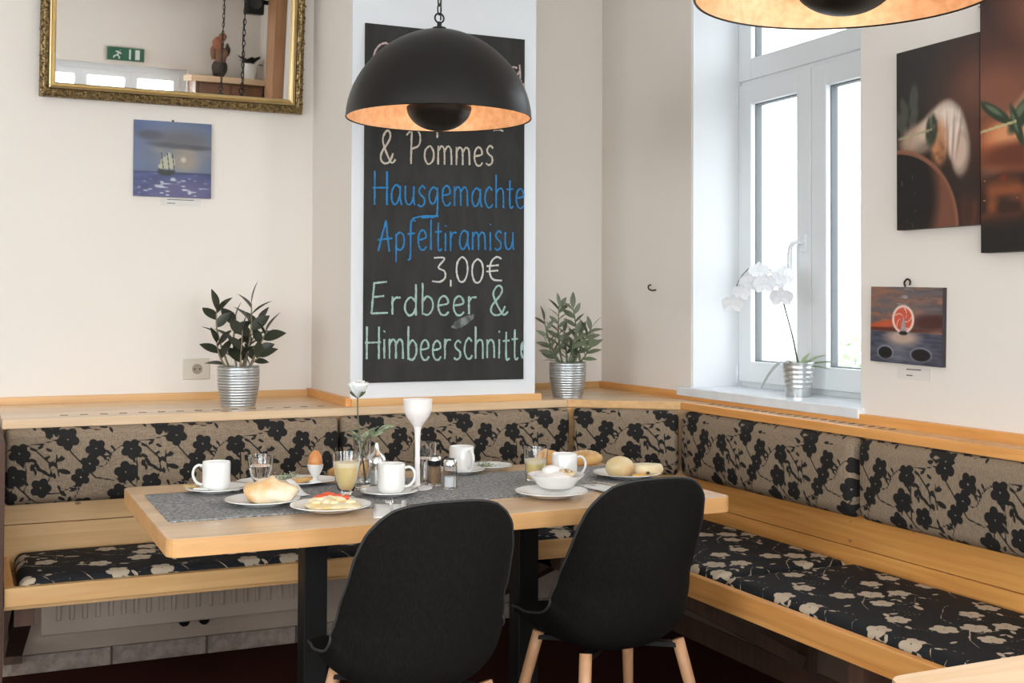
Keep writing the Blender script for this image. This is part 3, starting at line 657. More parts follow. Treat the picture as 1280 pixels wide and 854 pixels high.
# ------------------------------------------------------------------ chairs
def make_chair(label):
    t = thing('dining_chair', label, 'chair', (0, 0, 0), 0, 'dark shell chairs at the table')
    prof = spline([(-.005, 0, .855), (.0, 0, .80), (.012, 0, .70), (.03, 0, .60), (.055, 0, .52), (.10, 0, .455), (.17, 0, .425), (.27, 0, .425), (.37, 0, .440), (.43, 0, .445), (.455, 0, .43)], 5)
    n = len(prof); m = 22
    wk = [(0, .128), (.03, .154), (.08, .178), (.18, .198), (.34, .208), (.5, .218), (.62, .222), (.8, .216), (.92, .20), (1, .165)]
    def W(s):
        for (a, wa), (b, wb) in zip(wk[:-1], wk[1:]):
            if s <= b:
                q = (s-a)/(b-a); q = q*q*(3-2*q) if a > .1 else q; return wa+(wb-wa)*q
        return wk[-1][1]
    L = [0]
    for a, b in zip(prof[:-1], prof[1:]): L.append(L[-1]+(b-a).length)
    bm = bmesh.new(); rows = []; back = []; edge = []
    for i, p in enumerate(prof):
        s = L[i]/L[-1]; d = (prof[min(i+1, n-1)]-prof[max(i-1, 0)]).normalized(); nn = Vector((-d.z, 0, d.x))
        if nn.z < 0 and s > .6: nn = -nn
        nn = Vector((d.z*-1, 0, d.x)); 
        if nn.x < 0 and s < .5: nn = -nn
        if nn.z < 0 and s >= .5: nn = -nn
        hw = W(s); row = []; rb_ = []
        cup = (.02+.09*min(1, s/.36)) if s < .5 else (.11-.10*(s-.5)/.5)
        q_ = min(1, max(0, (s-.36)/.22)); th = .030+.026*q_*q_*(3-2*q_)*(1-max(0, (s-.93)/.07)*.4)
        drop = (.045 if s < .03 else 0)
        for j in range(m+1):
            q = -1+2*j/m; off = cup*abs(q)**2.4
            ed = (1-abs(q)**8)
            # rounded top outline
            sink = 0
            if s < .12: sink = (1-s/.12)*.018*abs(q)**3
            P = Vector((p.x, 0, p.z-sink))+nn*off
            row.append(bm.verts.new((q*hw, P.x+nn.x*.015*ed, P.z+nn.z*.015*ed)))
            rb_.append(bm.verts.new((q*hw, P.x-nn.x*(th-.015)*ed, P.z-nn.z*(th-.015)*ed)))
            if j in (0, m): edge.append((j, i, Vector((q*hw, P.x, P.z))))
            if i == 0: edge.append((100+j, i, Vector((q*hw, P.x, P.z))))
        rows.append(row); back.append(rb_)
    for i in range(n-1):
        for j in range(m):
            bm.faces.new((rows[i][j], rows[i][j+1], rows[i+1][j+1], rows[i+1][j])); bm.faces.new((back[i][j+1], back[i][j], back[i+1][j], back[i+1][j+1]))
        for j in (0, m): bm.faces.new((rows[i][j], rows[i+1][j], back[i+1][j], back[i][j]))
    for i in (0, n-1):
        for j in range(m): bm.faces.new((rows[i][j], rows[i][j+1], back[i][j+1], back[i][j]))
    # flip x of profile: profile x is depth (towards the table, +y)
    o = from_bm('seat_shell', bm, CHAIRFAB, t, True)
    sub = o.modifiers.new('soft', 'SUBSURF'); sub.levels = 1; sub.render_levels = 1
    left = [e[2] for e in edge if e[0] == 0]; right = [e[2] for e in edge if e[0] == m]; top = [e[2] for e in edge if e[0] >= 100]
    path = left[::-1][:-1]+top+right[1:]
    tube('piping', path, .0035, mat('charcoal_piping', (.03, .029, .027), .7), t, 6)
    bm = bmesh.new()
    add_obox(bm, (-.145, .11, .392), (.145, .35, .392), .03, .012); add_obox(bm, (.145, .11, .392), (-.145, .35, .392), .03, .012)
    add_box(bm, -.08, .08, .15, .31, .397, .412)
    from_bm('under_seat_frame', bm, BLACKMETAL, t)
    for sx in (-1, 1):
        for ya, yb in ((.11, .02), (.35, .44)):
            a = Vector((sx*.145, ya, .405)); b = Vector((sx*.215, yb, .008))
            leg = tube('leg', [a+(b-a)*k/6 for k in range(7)], [.0165, .0165, .0155, .0145, .0135, .012, .0105], LEGWOOD, t, 14)
            tube('foot_cap', [b, b+Vector((0, 0, -.008))], .0095, BLACKMETAL, leg, 10)
    for x in (-.05,):
        tube('screw', [(x, .19, .380), (x, .19, .388)], .005, mat('brass', (.6, .42, .16), .3, 1), t, 8)
    return t
ch = make_chair('dark charcoal shell chair with beech legs, nearer on the left')
ch.location = (.988, 2.485, 0); ch.rotation_euler = (0, 0, math.radians(2))
dup(ch, (1.603, 2.60, 0), math.radians(4), 'dark charcoal shell chair with beech legs, at the right of the two')

# ------------------------------------------------------------------ pendant lamps
def pendant(loc, label):
    t = thing('pendant_lamp', label, 'lamp', loc, 0, 'black dome pendants with gold insides')
    R = .272; n = 18
    dome = lambda a: max(0., 1-math.sin(a)**1.85)**.54
    outer = [(R*dome(PI/2*i/n), .262*math.sin(PI/2*i/n)) for i in range(n+1)]
    outer[-1] = (.0001, .262)
    lathe('shade', outer+[(.0001, .2585)]+[((R-.0035)*math.cos(PI/2*i/n), .2585*math.sin(PI/2*i/n)) for i in range(n-1, -1, -1)][0:0], LAMPBLACK, t, 72)
    inn = [((R-.0035)*dome(PI/2*i/n), .001+.257*math.sin(PI/2*i/n)) for i in range(n+1)]; inn[-1] = (.0001, .258)
    lathe('shade_lining', inn, LAMPGOLD, t, 72)
    rim = [(R+.002*math.cos(a)-.0012, .002*math.sin(a)) for a in [2*PI*k/8 for k in range(9)]]
    lathe('rim', rim, LAMPBLACK, t, 72)
    r2 = .095
    bowl = [(r2*math.cos(a), -.013+.045+r2*math.sin(a)*.72) for a in [-PI/2+PI/2*k/12 for k in range(13)]]
    bowl[0] = (.0001, bowl[0][1])
    inn2 = [((r2-.003)*math.cos(a), .0345+(r2-.003)*math.sin(a)*.72) for a in [PI/2*k/12-PI/2 for k in range(12, -1, -1)]]; inn2[-1] = (.0001, inn2[-1][1])
    lathe('reflector_bowl', bowl+inn2, LAMPBLACK, t, 48)
    for k in range(3):
        a = 2*PI*k/3+.4; tube('bowl_rod', [(r2*.96*math.cos(a), r2*.96*math.sin(a), .03), (.05*math.cos(a), .05*math.sin(a), .245)], .0016, BLACKMETAL, t, 6)
    lathe('socket', [(.0001, .20), (.017, .20), (.02, .255), (.0001, .256)], BLACKMETAL, t, 20)
    blb = [(.0001, .08), (.016, .085), (.026, .105), (.027, .125), (.018, .155), (.013, .19), (.013, .20), (.0001, .201)]
    lathe('bulb', blb, mat('lit_bulb', (1, .85, .6), .4, 0, emit=(1, .62, .32, 4)), t, 20)
    lathe('canopy_cap', [(.0001, .258), (.022, .258), (.02, .268), (.007, .270), (.007, .285), (.0001, .286)], LAMPBLACK, t, 20)
    V, F = tube_vf([(.014*math.cos(a), 0, .296+.014*math.sin(a)) for a in [2*PI*k/16 for k in range(17)]], .0028, 8, False); pyd('ring', V, F, LAMPBLACK, t, True)
    # chain of oval links, every link its own object
    def linkmesh():
        pts = [(.0065*math.cos(a), 0, .017*math.sin(a)*1.0) for a in [2*PI*k/14 for k in range(15)]]
        V, F = tube_vf(pts, .0022, 6, False); me = bpy.data.meshes.new('chain_link'); me.from_pydata([tuple(v) for v in V], [], F); me.materials.append(LAMPBLACK)
        me.polygons.foreach_set('use_smooth', [True]*len(me.polygons)); return me
    global LINK
    if 'LINK' not in globals(): LINK = linkmesh()
    zt = HC-loc[2]; zz = .322; i = 0
    while zz < zt-.05:
        o = bpy.data.objects.new('chain_link', LINK); C.objects.link(o); o.parent = t; o.location = (0, 0, zz); o.rotation_euler = (0, 0, (i % 2)*PI/2+.3); zz += .0265; i += 1
    cord = spline([(.004, 0, .29)]+[(.006*math.sin(k*1.3), .006*math.cos(k*1.3), .29+(zt-.30)*k/12) for k in range(1, 13)], 4)
    tube('cord', cord, .0024, LAMPBLACK, t, 6)
    lathe('ceiling_rose', [(.0001, zt-.045), (.03, zt-.043), (.05, zt-.001), (.0001, zt)], LAMPBLACK, t, 24)
    l = bpy.data.lights.new('bulb_light', 'POINT'); l.energy = .55; l.color = (1, .74, .52); l.shadow_soft_size = .03
    lo = bpy.data.objects.new('bulb_light', l); C.objects.link(lo); lo.parent = t; lo.location = (0, 0, .06)
    return t
pendant((1.258, 3.26, 1.84), 'black dome pendant lamp with gold inside hanging before the chalkboard')
pendant((1.446, 1.705, 1.862), 'black dome pendant lamp cut off at the top edge, nearest the window')

# ------------------------------------------------------------------ mirror in carved gold frame
def mirror():
    x0, x1, hgt = .236, 1.211, .86; wd = .055
    t = thing('wall_mirror', 'large tilted mirror in a carved antique gold frame', 'mirror', ((x0+x1)/2, YB-.010, 2.048)); t.rotation_euler = (math.radians(4.7), 0, 0)
    hx = (x1-x0)/2
    def sweep(name, prof, m):
        # prof: (inset, depth towards the room); mitred rectangle
        V = []; F = []; k = len(prof)
        for cx, cz in ((-1, 0), (1, 0), (1, 1), (-1, 1)):
            for ins, dp in prof: V.append((cx*(hx-ins), -dp, (ins if cz == 0 else hgt-ins)))
        for i in range(4):
            j = (i+1) % 4
            for q in range(k-1): F.append((i*k+q, j*k+q, j*k+q+1, i*k+q+1))
        return pyd(name, V, F, m, t)
    sweep('outer_moulding', [(0, 0), (0, .022), (.004, .030), (.016, .034), (.028, .030), (.031, .024)], GOLD)
    sweep('inner_moulding', [(.031, .020), (.033, .030), (.038, .032), (.041, .024), (.045, .022), (.047, .027), (.050, .026), (.053, .014), (.058, .010)], GOLDS)
    box('mirror_glass', -hx+.05, hx-.05, -.012, -.006, .05, hgt-.05, MIRROR, t)
    # carved scrollwork
    parts = []; r = random.Random(2)
    def run(a, b):
        L = (b-a).length; n = int(L/.0085); d = (b-a)/n; out = Vector((-d.z, 0, d.x)).normalized()
        for i in range(n):
            c = a+d*(i+.5)
            for q in (-1, 1):
                cc = c+out*q*(.0075+.003*math.sin(i*1.1))+Vector((r.uniform(-.002, .002), -.001*r.random(), r.uniform(-.002, .002)))
                s = r.uniform(.003, .0055); ang = i*1.1+q; V = []; F = []
                for u in range(5):
                    for v in range(6):
                        th = PI*u/4/2; ph = 2*PI*v/6; ca, sa = math.cos(ang), math.sin(ang)
                        x = math.sin(th)*math.cos(ph)*s*1.7; zz = math.sin(th)*math.sin(ph)*s*.8; y = -math.cos(th)*s*1.1
                        V.append((cc.x+x*ca-zz*sa, cc.y+y, cc.z+x*sa+zz*ca))
                for u in range(4):
                    for v in range(6): F.append((u*6+v, u*6+(v+1) % 6, (u+1)*6+(v+1) % 6, (u+1)*6+v))
                parts.append((V, F))
    I = .015; y = -.031
    P = [Vector((-hx+I, y, I)), Vector((hx-I, y, I)), Vector((hx-I, y, hgt-I)), Vector((-hx+I, y, hgt-I))]
    for i in range(4): run(P[i], P[(i+1) % 4])
    o = multi('carved_ornament', parts, GOLD, t); o['kind'] = 'stuff'
mirror()

# ------------------------------------------------------------------ pictures: every one a canvas with the paint as colours of its own surface
def mixc(c, col, a): a = np.clip(a, 0, 1)[..., None]; return c*(1-a)+np.array(col)*a
def ell(u, v, cx, cy, rx, ry, rot=0, soft=.15):
    c, s = math.cos(rot), math.sin(rot); x = (u-cx)*c+(v-cy)*s; y = -(u-cx)*s+(v-cy)*c
    d = np.sqrt((x/rx)**2+(y/ry)**2); return np.clip((1-d)/soft+.5, 0, 1)
def canvas(name, W, Hh, T, fn, label, loc, rz, cat, roll=0, nx=150, edge=(.03, .028, .03), rough=.4, bump=.15):
    t = thing(name, label, cat, loc, rz)
    t.rotation_euler = (0, roll, rz)
    ny = int(nx*Hh/W); u, v = np.meshgrid(np.linspace(0, 1, nx+1), np.linspace(0, 1, ny+1), indexing='ij')
    col = fn(u, v)
    V = np.stack([(u-.5)*W, np.full(u.shape, -T), (.5-v)*Hh], -1).reshape(-1, 3)
    F = [(i*(ny+1)+j, i*(ny+1)+j+1, (i+1)*(ny+1)+j+1, (i+1)*(ny+1)+j) for i in range(nx) for j in range(ny)]
    me = bpy.data.meshes.new('painted_face'); me.from_pydata(V.tolist(), [], F); me.update()
    a = me.attributes.new('print_colour', 'FLOAT_COLOR', 'POINT'); lin = np.where(col <= .04045, col/12.92, ((np.clip(col, 0, 1)+.055)/1.055)**2.4)
    a.data.foreach_set('color', np.concatenate([lin, np.ones(lin.shape[:2]+(1,))], -1).astype(np.float32).ravel())
    link('painted_face', me, painted('picture_paint_%d' % int(bump*100), rough, bump), t)
    box('canvas_body', -W/2, W/2, -T+.0004, 0, -Hh/2, Hh/2, mat('canvas_edge_%d' % int(edge[0]*1000), edge, .6), t)
    return t
def ship(u, v):
    n = noise2(u, v, (4, 9), 1); n2 = noise2(u, v, (14, 40), 2); n3 = noise2(u, v, (7, 22), 3)
    c = np.zeros(u.shape+(3,))+np.array((.40, .47, .66)); c = mixc(c, (.31, .37, .55), n); c = mixc(c, (.52, .54, .58), ell(u, v, .62, .4, .5, .35, 0, 1))
    c = mixc(c, (.33, .33, .38), ell(u, v, .2, .19, .16, .06, 0, .8)*.9); c = mixc(c, (.27, .26, .27), ell(u, v, .52, .32, .30, .035, .06, .8)*(.5+n3*.6)); c = mixc(c, (.40, .38, .40), ell(u, v, .62, .24, .34, .12, 0, 1)*.7)
    c = mixc(c, (.33, .31, .33), ell(u, v, .8, .33, .22, .03, 0, .8)*.8); c = mixc(c, (.62, .59, .56), ell(u, v, .60, .40, .32, .035, .05, .9)*n3*1.3)
    c = mixc(c, (.66, .60, .55), ell(u, v, .66, .52, .16, .14, 0, 1)); c = mixc(c, (.86, .80, .72), ell(u, v, .635, .50, .035, .035, 0, .7))
    sea = np.clip((v-.665)/.01, 0, 1); s = np.zeros_like(c)+np.array((.30, .35, .58)); s = mixc(s, (.20, .22, .42), n3); s = mixc(s, (.42, .38, .56), ell(u, v, .65, .95, .45, .2, 0, 1)*.8)
    s = mixc(s, (.85, .85, .90), np.clip((n2-.72)*6, 0, 1)*ell(u, v, .5, .87, .5, .16, 0, .8)); s = mixc(s, (.15, .17, .32), np.clip((.70-v)/.03, 0, 1)*.8)
    c = c*(1-sea[..., None])+s*sea[..., None]
    hull = ell(u, v, .415, .665, .11, .055, 0, .3)*np.clip((v-.64)/.01+((u < .37)*3), 0, 1); c = mixc(c, (.13, .14, .10), hull)
    for cx, cy, rx, ry in ((.385, .54, .045, .07), (.36, .60, .05, .035), (.44, .50, .035, .09), (.49, .55, .035, .075), (.43, .60, .06, .03)): c = mixc(c, (.80, .78, .68), ell(u, v, cx, cy, rx, ry, .1, .35))
    c = c*.86
    for x0 in (.36, .435, .50): c = mixc(c, (.12, .12, .11), ((np.abs(u-x0-(v-.5)*.12) < .006) & (v > .42) & (v < .65))*.85)
    return c
o = canvas('ship_painting', .288, .288, .018, ship, 'small blue painting of a sailing ship at sea below the mirror', (.715, YB, 1.841), 0, 'painting', nx=130, edge=(.25, .25, .30))
tube('hanger', [(0, -.006, .144), (0, -.006, .152)], .004, BLACKMETAL, o, 8)
def sunset(u, v):
    n = noise2(u, v, (5, 16), 4); n2 = noise2(u, v, (10, 36), 5)
    c = np.zeros(u.shape+(3,))+np.array((.40, .37, .38)); c = mixc(c, (.58, .40, .32), np.clip(n*1.6-.4, 0, 1)); c = mixc(c, (.25, .22, .24), np.clip(n2*2-1.1, 0, 1)); c = mixc(c, (.72, .70, .68), np.clip(n2*3-2.1, 0, 1)*ell(u, v, .3, .15, .5, .25, 0, 1))
    c = mixc(c, (.74, .33, .20), ell(u, v, .2, .50, .35, .05, -.18, .8)); c = mixc(c, (.30, .16, .14), ell(u, v, .85, .45, .3, .10, -.1, .9)); c = mixc(c, (.35, .15, .10), ell(u, v, .3, .56, .5, .025, 0, .6))
    sea = np.clip((v-.585)/.012, 0, 1); s = np.zeros_like(c)+np.array((.33, .34, .40)); s = mixc(s, (.20, .20, .26), n2); s = mixc(s, (.72, .62, .56), ell(u, v, .46, .66, .22, .10, 0, .9)); s = mixc(s, (.50, .50, .54), ell(u, v, .5, .85, .35, .1, 0, 1)*n)
    c = c*(1-sea[..., None])+s*sea[..., None]
    c = mixc(c, (.93, .83, .78), ell(u, v, .47, .42, .155, .185, 0, .12)); c = mixc(c, (.80, .34, .24), ell(u, v, .47, .42, .125, .155, 0, .12))
    th = np.arctan2(v-.42, u-.47); rr = np.hypot((u-.47)/.125, (v-.42)/.155); c = mixc(c, (.94, .86, .82), ((np.abs(np.sin(th*2.5+rr*4)) < .16) & (rr < .95) & (rr > .3))*.9)
    tri = (np.abs(u-.475) < (v-.36)*.20) & (v > .38) & (v < .60); c = mixc(c, (.62, .60, .60), tri*.95); c = mixc(c, (.12, .11, .12), ell(u, v, .475, .60, .06, .028, 0, .3))
    for cx in (.22, .72): c = mixc(c, (.62, .62, .64), ell(u, v, cx, .865, .12+.03*(cx > .5), .095, 0, .15)*.6); c = mixc(c, (.08, .08, .09), ell(u, v, cx, .87, .10+.03*(cx > .5), .08, 0, .15))
    return c
o = canvas('sunset_painting', .300, .232, .016, lambda u, v: sunset(u, v), 'small canvas of a boat before a red setting sun', (XR, 2.768, 1.236), -PI/2, 'painting', roll=math.radians(0), nx=130, edge=(.04, .03, .035))
o.rotation_euler = (0, math.radians(1.2), -PI/2)
tube('hanger', spline([(-.012, -.006, .117), (-.014, -.008, .130), (.0, -.010, .140), (.012, -.010, .134), (.010, -.010, .122)], 4), .003, mat('dark_bronze', (.05, .04, .03), .4, .6), o, 8)
def garlic(u, v):
    n = noise2(u, v, (6, 8), 6); n2 = noise2(u, v, (30, 40), 7); n3 = noise2(u, v, (16, 10), 8)
    c = np.zeros(u.shape+(3,))+np.array((.125, .085, .065)); c = mixc(c, (.30, .17, .12), ell(u, v, .95, .35, .45, .35, 0, 1)); c = mixc(c, (.42, .25, .18), ell(u, v, 1.0, .28, .25, .12, 0, 1)*.8)
    c = mixc(c, (.24, .13, .09), np.clip((v-.78)/.1, 0, 1)*np.clip((u-.7)/.1, 0, 1)); c = mixc(c, (.38, .20, .13), np.clip(n3*2-1.1, 0, 1)*np.clip((v-.82)/.1, 0, 1)*np.clip((u-.75)/.1, 0, 1))
    for cx, cy, rx, ry, ro in ((.22, .28, .055, .085, .15), (.10, .33, .04, .08, -.6), (.06, .40, .08, .05, .6), (.22, .38, .04, .07, .9)): c = mixc(c, (.30, .31, .27), ell(u, v, cx, cy, rx, ry, ro, .5)*.8)
    c = mixc(c, (.24, .24, .20), ((np.abs(u-.13-(v-.4)*-.25) < .010) & (v > .3) & (v < .5))*.7)
    for cx, cy, rx, ry, ro, col in ((.30, .50, .26, .085, -.1, (.66, .55, .47)), (.46, .44, .24, .075, -.35, (.80, .70, .62)), (.66, .45, .17, .115, .25, (.87, .79, .73)), (.74, .54, .13, .12, .5, (.85, .76, .70)), (.78, .61, .10, .12, .3, (.78, .67, .60))):
        c = mixc(c, tuple(x*.62 for x in col), ell(u, v, cx+.015, cy+.012, rx, ry, ro, .35)); c = mixc(c, col, ell(u, v, cx-.01, cy-.008, rx*.92, ry*.88, ro, .6))
    for cx, ro in ((.60, -.05), (.67, .12), (.74, .30)): c = mixc(c, (.93, .88, .84), ell(u, v, cx, .50, .012, .11, ro, .9)*.6); c = mixc(c, (.55, .42, .36), ell(u, v, cx+.03, .52, .012, .12, ro, .9)*.5)
    c = mixc(c, (.72, .48, .32), ell(u, v, .53, .54, .10, .12, 0, .6)*(.6+.6*n2)); c = mixc(c, (.18, .20, .14), ell(u, v, .44, .47, .07, .09, .3, .4)*(.6+.6*n2)); c = mixc(c, (.62, .60, .46), ((np.abs(v-.485-(u-.1)*-.06) < .007) & (u > .02) & (u < .45))*.8)
    d = np.sqrt(((u+.05)/.82)**2+((v-1.0)/.46)**2); c = mixc(c, (.55, .36, .27), np.clip((1.0-d)/.03, 0, 1)); c = mixc(c, (.40, .24, .17), np.clip((.965-d)/.05, 0, 1)); c = mixc(c, (.48, .29, .21), ell(u, v, .55, .85, .2, .35, 0, 1)*(d < .96)*.6)
    c = mixc(c, (.10, .07, .055), ell(u, v, .12, .83, .38, .32, .0, .35)*(d < .93)); c = mixc(c, (.55, .48, .42), (n2 > .93)*(v > .7)*(u < .3)*.6)
    return c
canvas('garlic_canvas', .325, .537, .030, garlic, 'dark canvas photo print of a garlic bulb behind a bowl, left one', (XR, 2.624, 1.792), -PI/2, 'canvas print', nx=160, edge=(.022, .014, .01), bump=.05)
def bread(u, v):
    n = noise2(u, v, (5, 7), 9); n2 = noise2(u, v, (26, 40), 10); n3 = noise2(u, v, (9, 30), 11)
    c = np.zeros(u.shape+(3,))+np.array((.33, .19, .14)); c = mixc(c, (.50, .30, .22), ell(u, v, .1, .40, .5, .12, 0, 1)); c = mixc(c, (.18, .10, .08), np.clip(1-v/.25, 0, 1)); c = mixc(c, (.60, .36, .27), ell(u, v, .6, .15, .4, .12, .3, 1)*.6)
    c = mixc(c, (.20, .10, .06), np.clip((v-.66)/.08, 0, 1)); c = mixc(c, (.52, .28, .15), np.clip((v-.70)/.06, 0, 1)*np.clip(n3*1.8-.5, 0, 1)*np.clip((.92-v)/.1, 0, 1)); c = mixc(c, (.07, .05, .04), np.clip((v-.86)/.06, 0, 1))
    c = mixc(c, (.83, .66, .54), ell(u, v, .60, .46, .55, .10, -.35, .5)); c = mixc(c, (.74, .42, .26), ell(u, v, .5, .58, .55, .11, -.02, .5)); c = mixc(c, (.86, .60, .42), ell(u, v, .35, .555, .25, .05, 0, .8)*.8); c = mixc(c, (.40, .20, .12), ell(u, v, .35, .64, .4, .05, 0, .8))
    for cx, cy, rx, ry, ro in ((.15, .47, .16, .025, .3), (.40, .49, .14, .045, -.4), (.65, .52, .20, .05, .3), (.9, .47, .16, .05, -.2), (.35, .53, .10, .03, .9)): c = mixc(c, (.17, .22, .15), ell(u, v, cx, cy, rx, ry, ro, .35)); c = mixc(c, (.42, .46, .36), ell(u, v, cx-.02, cy-.012, rx*.5, ry*.4, ro, .7)*.8)
    c = mixc(c, (.74, .70, .52), ((np.abs(v-.535+(u)*.06) < .005) & (u < .35))*.9); c = mixc(c, (.45, .16, .10), ell(u, v, .22, .72, .03, .012, 0, .8)); c = mixc(c, (.9, .75, .6), (n2 > .95)*(v > .68)*(v < .8)*.7)
    return c
canvas('bread_canvas', .36, .72, .034, bread, 'brown canvas photo print of bread with herbs, at the right edge', (XR, 2.275, 1.803), -PI/2, 'canvas print', nx=140, edge=(.05, .025, .018), bump=.05)
# little caption slips with lines of print
def caption(x, y, z0, w, h, rz, label, lines, text=None):
    t = thing('caption_slip', label, 'label', (x, y, z0), rz)
    box('slip', -w/2, w/2, -.0015, 0, -h/2, h/2, mat('caption_paper', (.74, .70, .65), .8), t)
    for k, (a, b, zz) in enumerate(lines):
        bm = bmesh.new(); xx = a; r = random.Random(k)
        while xx < b:
            g = r.uniform(.002, .005); add_box(bm, xx, min(xx+g, b), -.0021, -.0015, zz-.0017, zz+.0017); xx += g+.0015
        from_bm('print_line', bm, mat('print_ink', (.06, .05, .05), .8), t)
caption(.748, YB, 1.680, .150, .030, 0, 'tiny caption slip under the ship painting', ((-.05, .05, .009), (-.05, -.02, -.005)))
caption(XR, 2.748, 1.092, .14, .038, -PI/2, 'tiny caption slip under the sunset painting', ((-.03, .03, .012), (-.03, -.005, -.006)))
caption(XR, 2.452, 2.145, .09, .036, -PI/2, 'tiny caption slip above the garlic and bread canvases', ((-.04, .04, .010), (-.04, .0, -.006)))
# hook left on the wall beside the window
hk = tube('wall_hook', spline([(XR, 4.218, 1.355), (XR-.02, 4.218, 1.353), (XR-.03, 4.226, 1.360), (XR-.028, 4.23, 1.372), (XR-.018, 4.226, 1.376)], 5), .0035, mat('dark_bronze', (.05, .04, .03), .4, .6), None, 8); tag(hk, 'small empty metal hook in the wall left of the window', 'hook')
# socket
so = thing('wall_socket', 'cream double frame wall socket behind the left plant', 'socket', (.817, YB, 1.040))
box('frame', -.055, .045, -.008, 0, -.040, .040, PLASTIC, so, .003)
lathe('socket_well', [(.020, .0), (.021, -.003), (.0225, -.003), (.0235, 0)], PLASTIC, so, 28, (-.002, -.0085, 0)).rotation_euler = (PI/2, 0, 0)
o = lathe('socket_inner', [(.0001, 0), (.0195, 0), (.0195, .001), (.0001, .001)], mat('socket_shade', (.33, .27, .21), .5), so, 24, (-.002, -.008, 0)); o.rotation_euler = (PI/2, 0, 0)
for q in (-.0095, .0095): o = lathe('pin_hole', [(.0001, 0), (.003, 0), (.003, .001), (.0001, .001)], BLACKMETAL, so, 10, (-.002+q, -.0092, 0)); o.rotation_euler = (PI/2, 0, 0)

# ------------------------------------------------------------------ chalkboard
BX0, BX1, BZ0, BZ1 = 1.311, 1.952, 1.007, 2.316
cb = thing('chalkboard', 'tall black chalkboard with handwritten menu on the white pillar', 'chalkboard', (BX0, PY, BZ0))
box('board', 0, BX1-BX0, -.008, 0, 0, BZ1-BZ0, SLATE, cb, .001)
GL = {  # handwriting strokes in a cell one x-height (0.6) / cap-height (1) tall: (width, strokes)
 'H': (.62, [[(.08, 0), (.08, 1)], [(.55, 0), (.55, 1)], [(.0, .5), (.62, .52)]]),
 'h': (.42, [[(.05, 0), (.05, 1)], [(.05, .4), (.15, .56), (.28, .58), (.35, .45), (.36, 0)]]),
 'a': (.46, [[(.38, .5), (.22, .60), (.07, .45), (.04, .2), (.14, .02), (.28, .1), (.37, .35)], [(.38, .58), (.38, .2), (.44, .0)]]),
 'u': (.44, [[(.05, .6), (.05, .2), (.14, .02), (.28, .06), (.37, .3)], [(.38, .6), (.38, .15), (.42, .0)]]),
 's': (.36, [[(.32, .52), (.20, .6), (.08, .48), (.12, .36), (.28, .24), (.28, .08), (.15, 0), (.03, .06)]]),
 'g': (.46, [[(.38, .5), (.22, .60), (.07, .45), (.06, .22), (.16, .08), (.28, .15), (.37, .4)], [(.38, .6), (.38, -.15), (.28, -.32), (.10, -.34), (-.25, -.36)]]),
 'e': (.42, [[(.06, .3), (.34, .36), (.33, .52), (.21, .6), (.08, .48), (.05, .22), (.14, .02), (.28, 0), (.38, .1)]]),
 'm': (.66, [[(.05, 0), (.05, .6)], [(.05, .42), (.16, .58), (.27, .52), (.30, .3), (.30, 0)], [(.30, .42), (.42, .58), (.54, .52), (.57, .3), (.58, 0)]]),
 'n': (.42, [[(.05, 0), (.05, .6)], [(.05, .42), (.16, .58), (.29, .54), (.34, .36), (.35, 0)]]),
 'c': (.38, [[(.34, .5), (.22, .6), (.08, .46), (.04, .22), (.14, .02), (.27, .0), (.36, .1)]]),
 't': (.30, [[(.14, .9), (.14, .1), (.22, .0), (.28, .06)], [(.0, .6), (.28, .62)]]),
 'A': (.58, [[(.0, 0), (.30, 1.0)], [(.30, 1.0), (.44, -.02)], [(-.02, .36), (.56, .42)]]),
 'p': (.44, [[(.06, .55), (.06, -.38)], [(.06, .48), (.2, .6), (.36, .48), (.37, .2), (.24, .02), (.08, .08)]]),
 'f': (.32, [[(.32, .95), (.20, 1.0), (.13, .8), (.12, -.15), (.02, -.28)], [(.0, .55), (.30, .58)]]),
 'l': (.16, [[(.07, 1), (.07, 0)]]),
 'i': (.16, [[(.07, .6), (.07, 0)], [(.07, .82), (.08, .86)]]),
 'r': (.32, [[(.05, 0), (.05, .6)], [(.05, .4), (.14, .55), (.30, .56)]]),
 'P': (.56, [[(.16, 1), (.14, 0)], [(-.04, .88), (.14, 1.02), (.42, 1.0), (.50, .78), (.42, .56), (.14, .46)]]),
 'o': (.46, [[(.22, .6), (.07, .46), (.05, .2), (.18, .01), (.36, .12), (.40, .38), (.30, .57), (.22, .6)]]),
 '&': (.60, [[(.58, .12), (.40, .04), (.10, .62), (.16, .9), (.30, .98), (.38, .84), (.30, .64), (.06, .34), (.02, .12), (.16, .0), (.36, .06), (.48, .30)]]),
 'b': (.44, [[(.06, 1), (.06, 0)], [(.06, .4), (.2, .58), (.36, .46), (.38, .2), (.24, .0), (.06, .04)]]),
 'd': (.46, [[(.38, 1), (.39, 0)], [(.38, .44), (.22, .58), (.07, .42), (.05, .18), (.16, .01), (.30, .06), (.38, .24)]]),
 'E': (.56, [[(.50, 1.0), (.12, .95)], [(.12, .98), (.04, .02)], [(.08, .52), (.42, .56)], [(.04, .02), (.54, .04)]]),
 'S': (.5, []), '3': (.52, [[(.08, .98), (.46, .96), (.24, .60), (.46, .44), (.48, .18), (.30, .02), (.02, .05)]]),
 ',': (.20, [[(.10, .08), (.10, -.18)]]),
 '0': (.50, [[(.24, 1), (.08, .8), (.04, .4), (.14, .04), (.32, .04), (.44, .4), (.40, .82), (.24, 1)]]),
 'E2': (.58, [[(.56, .92), (.38, 1.0), (.18, .8), (.12, .4), (.24, .08), (.58, .02)], [(.0, .62), (.46, .66)], [(.0, .40), (.44, .44)]]),
 'C': (.6, [[(.62, .86), (.56, 1), (.38, 1), (.16, .7), (.04, .3), (.0, .05)]]),
 ' ': (.30, [])}
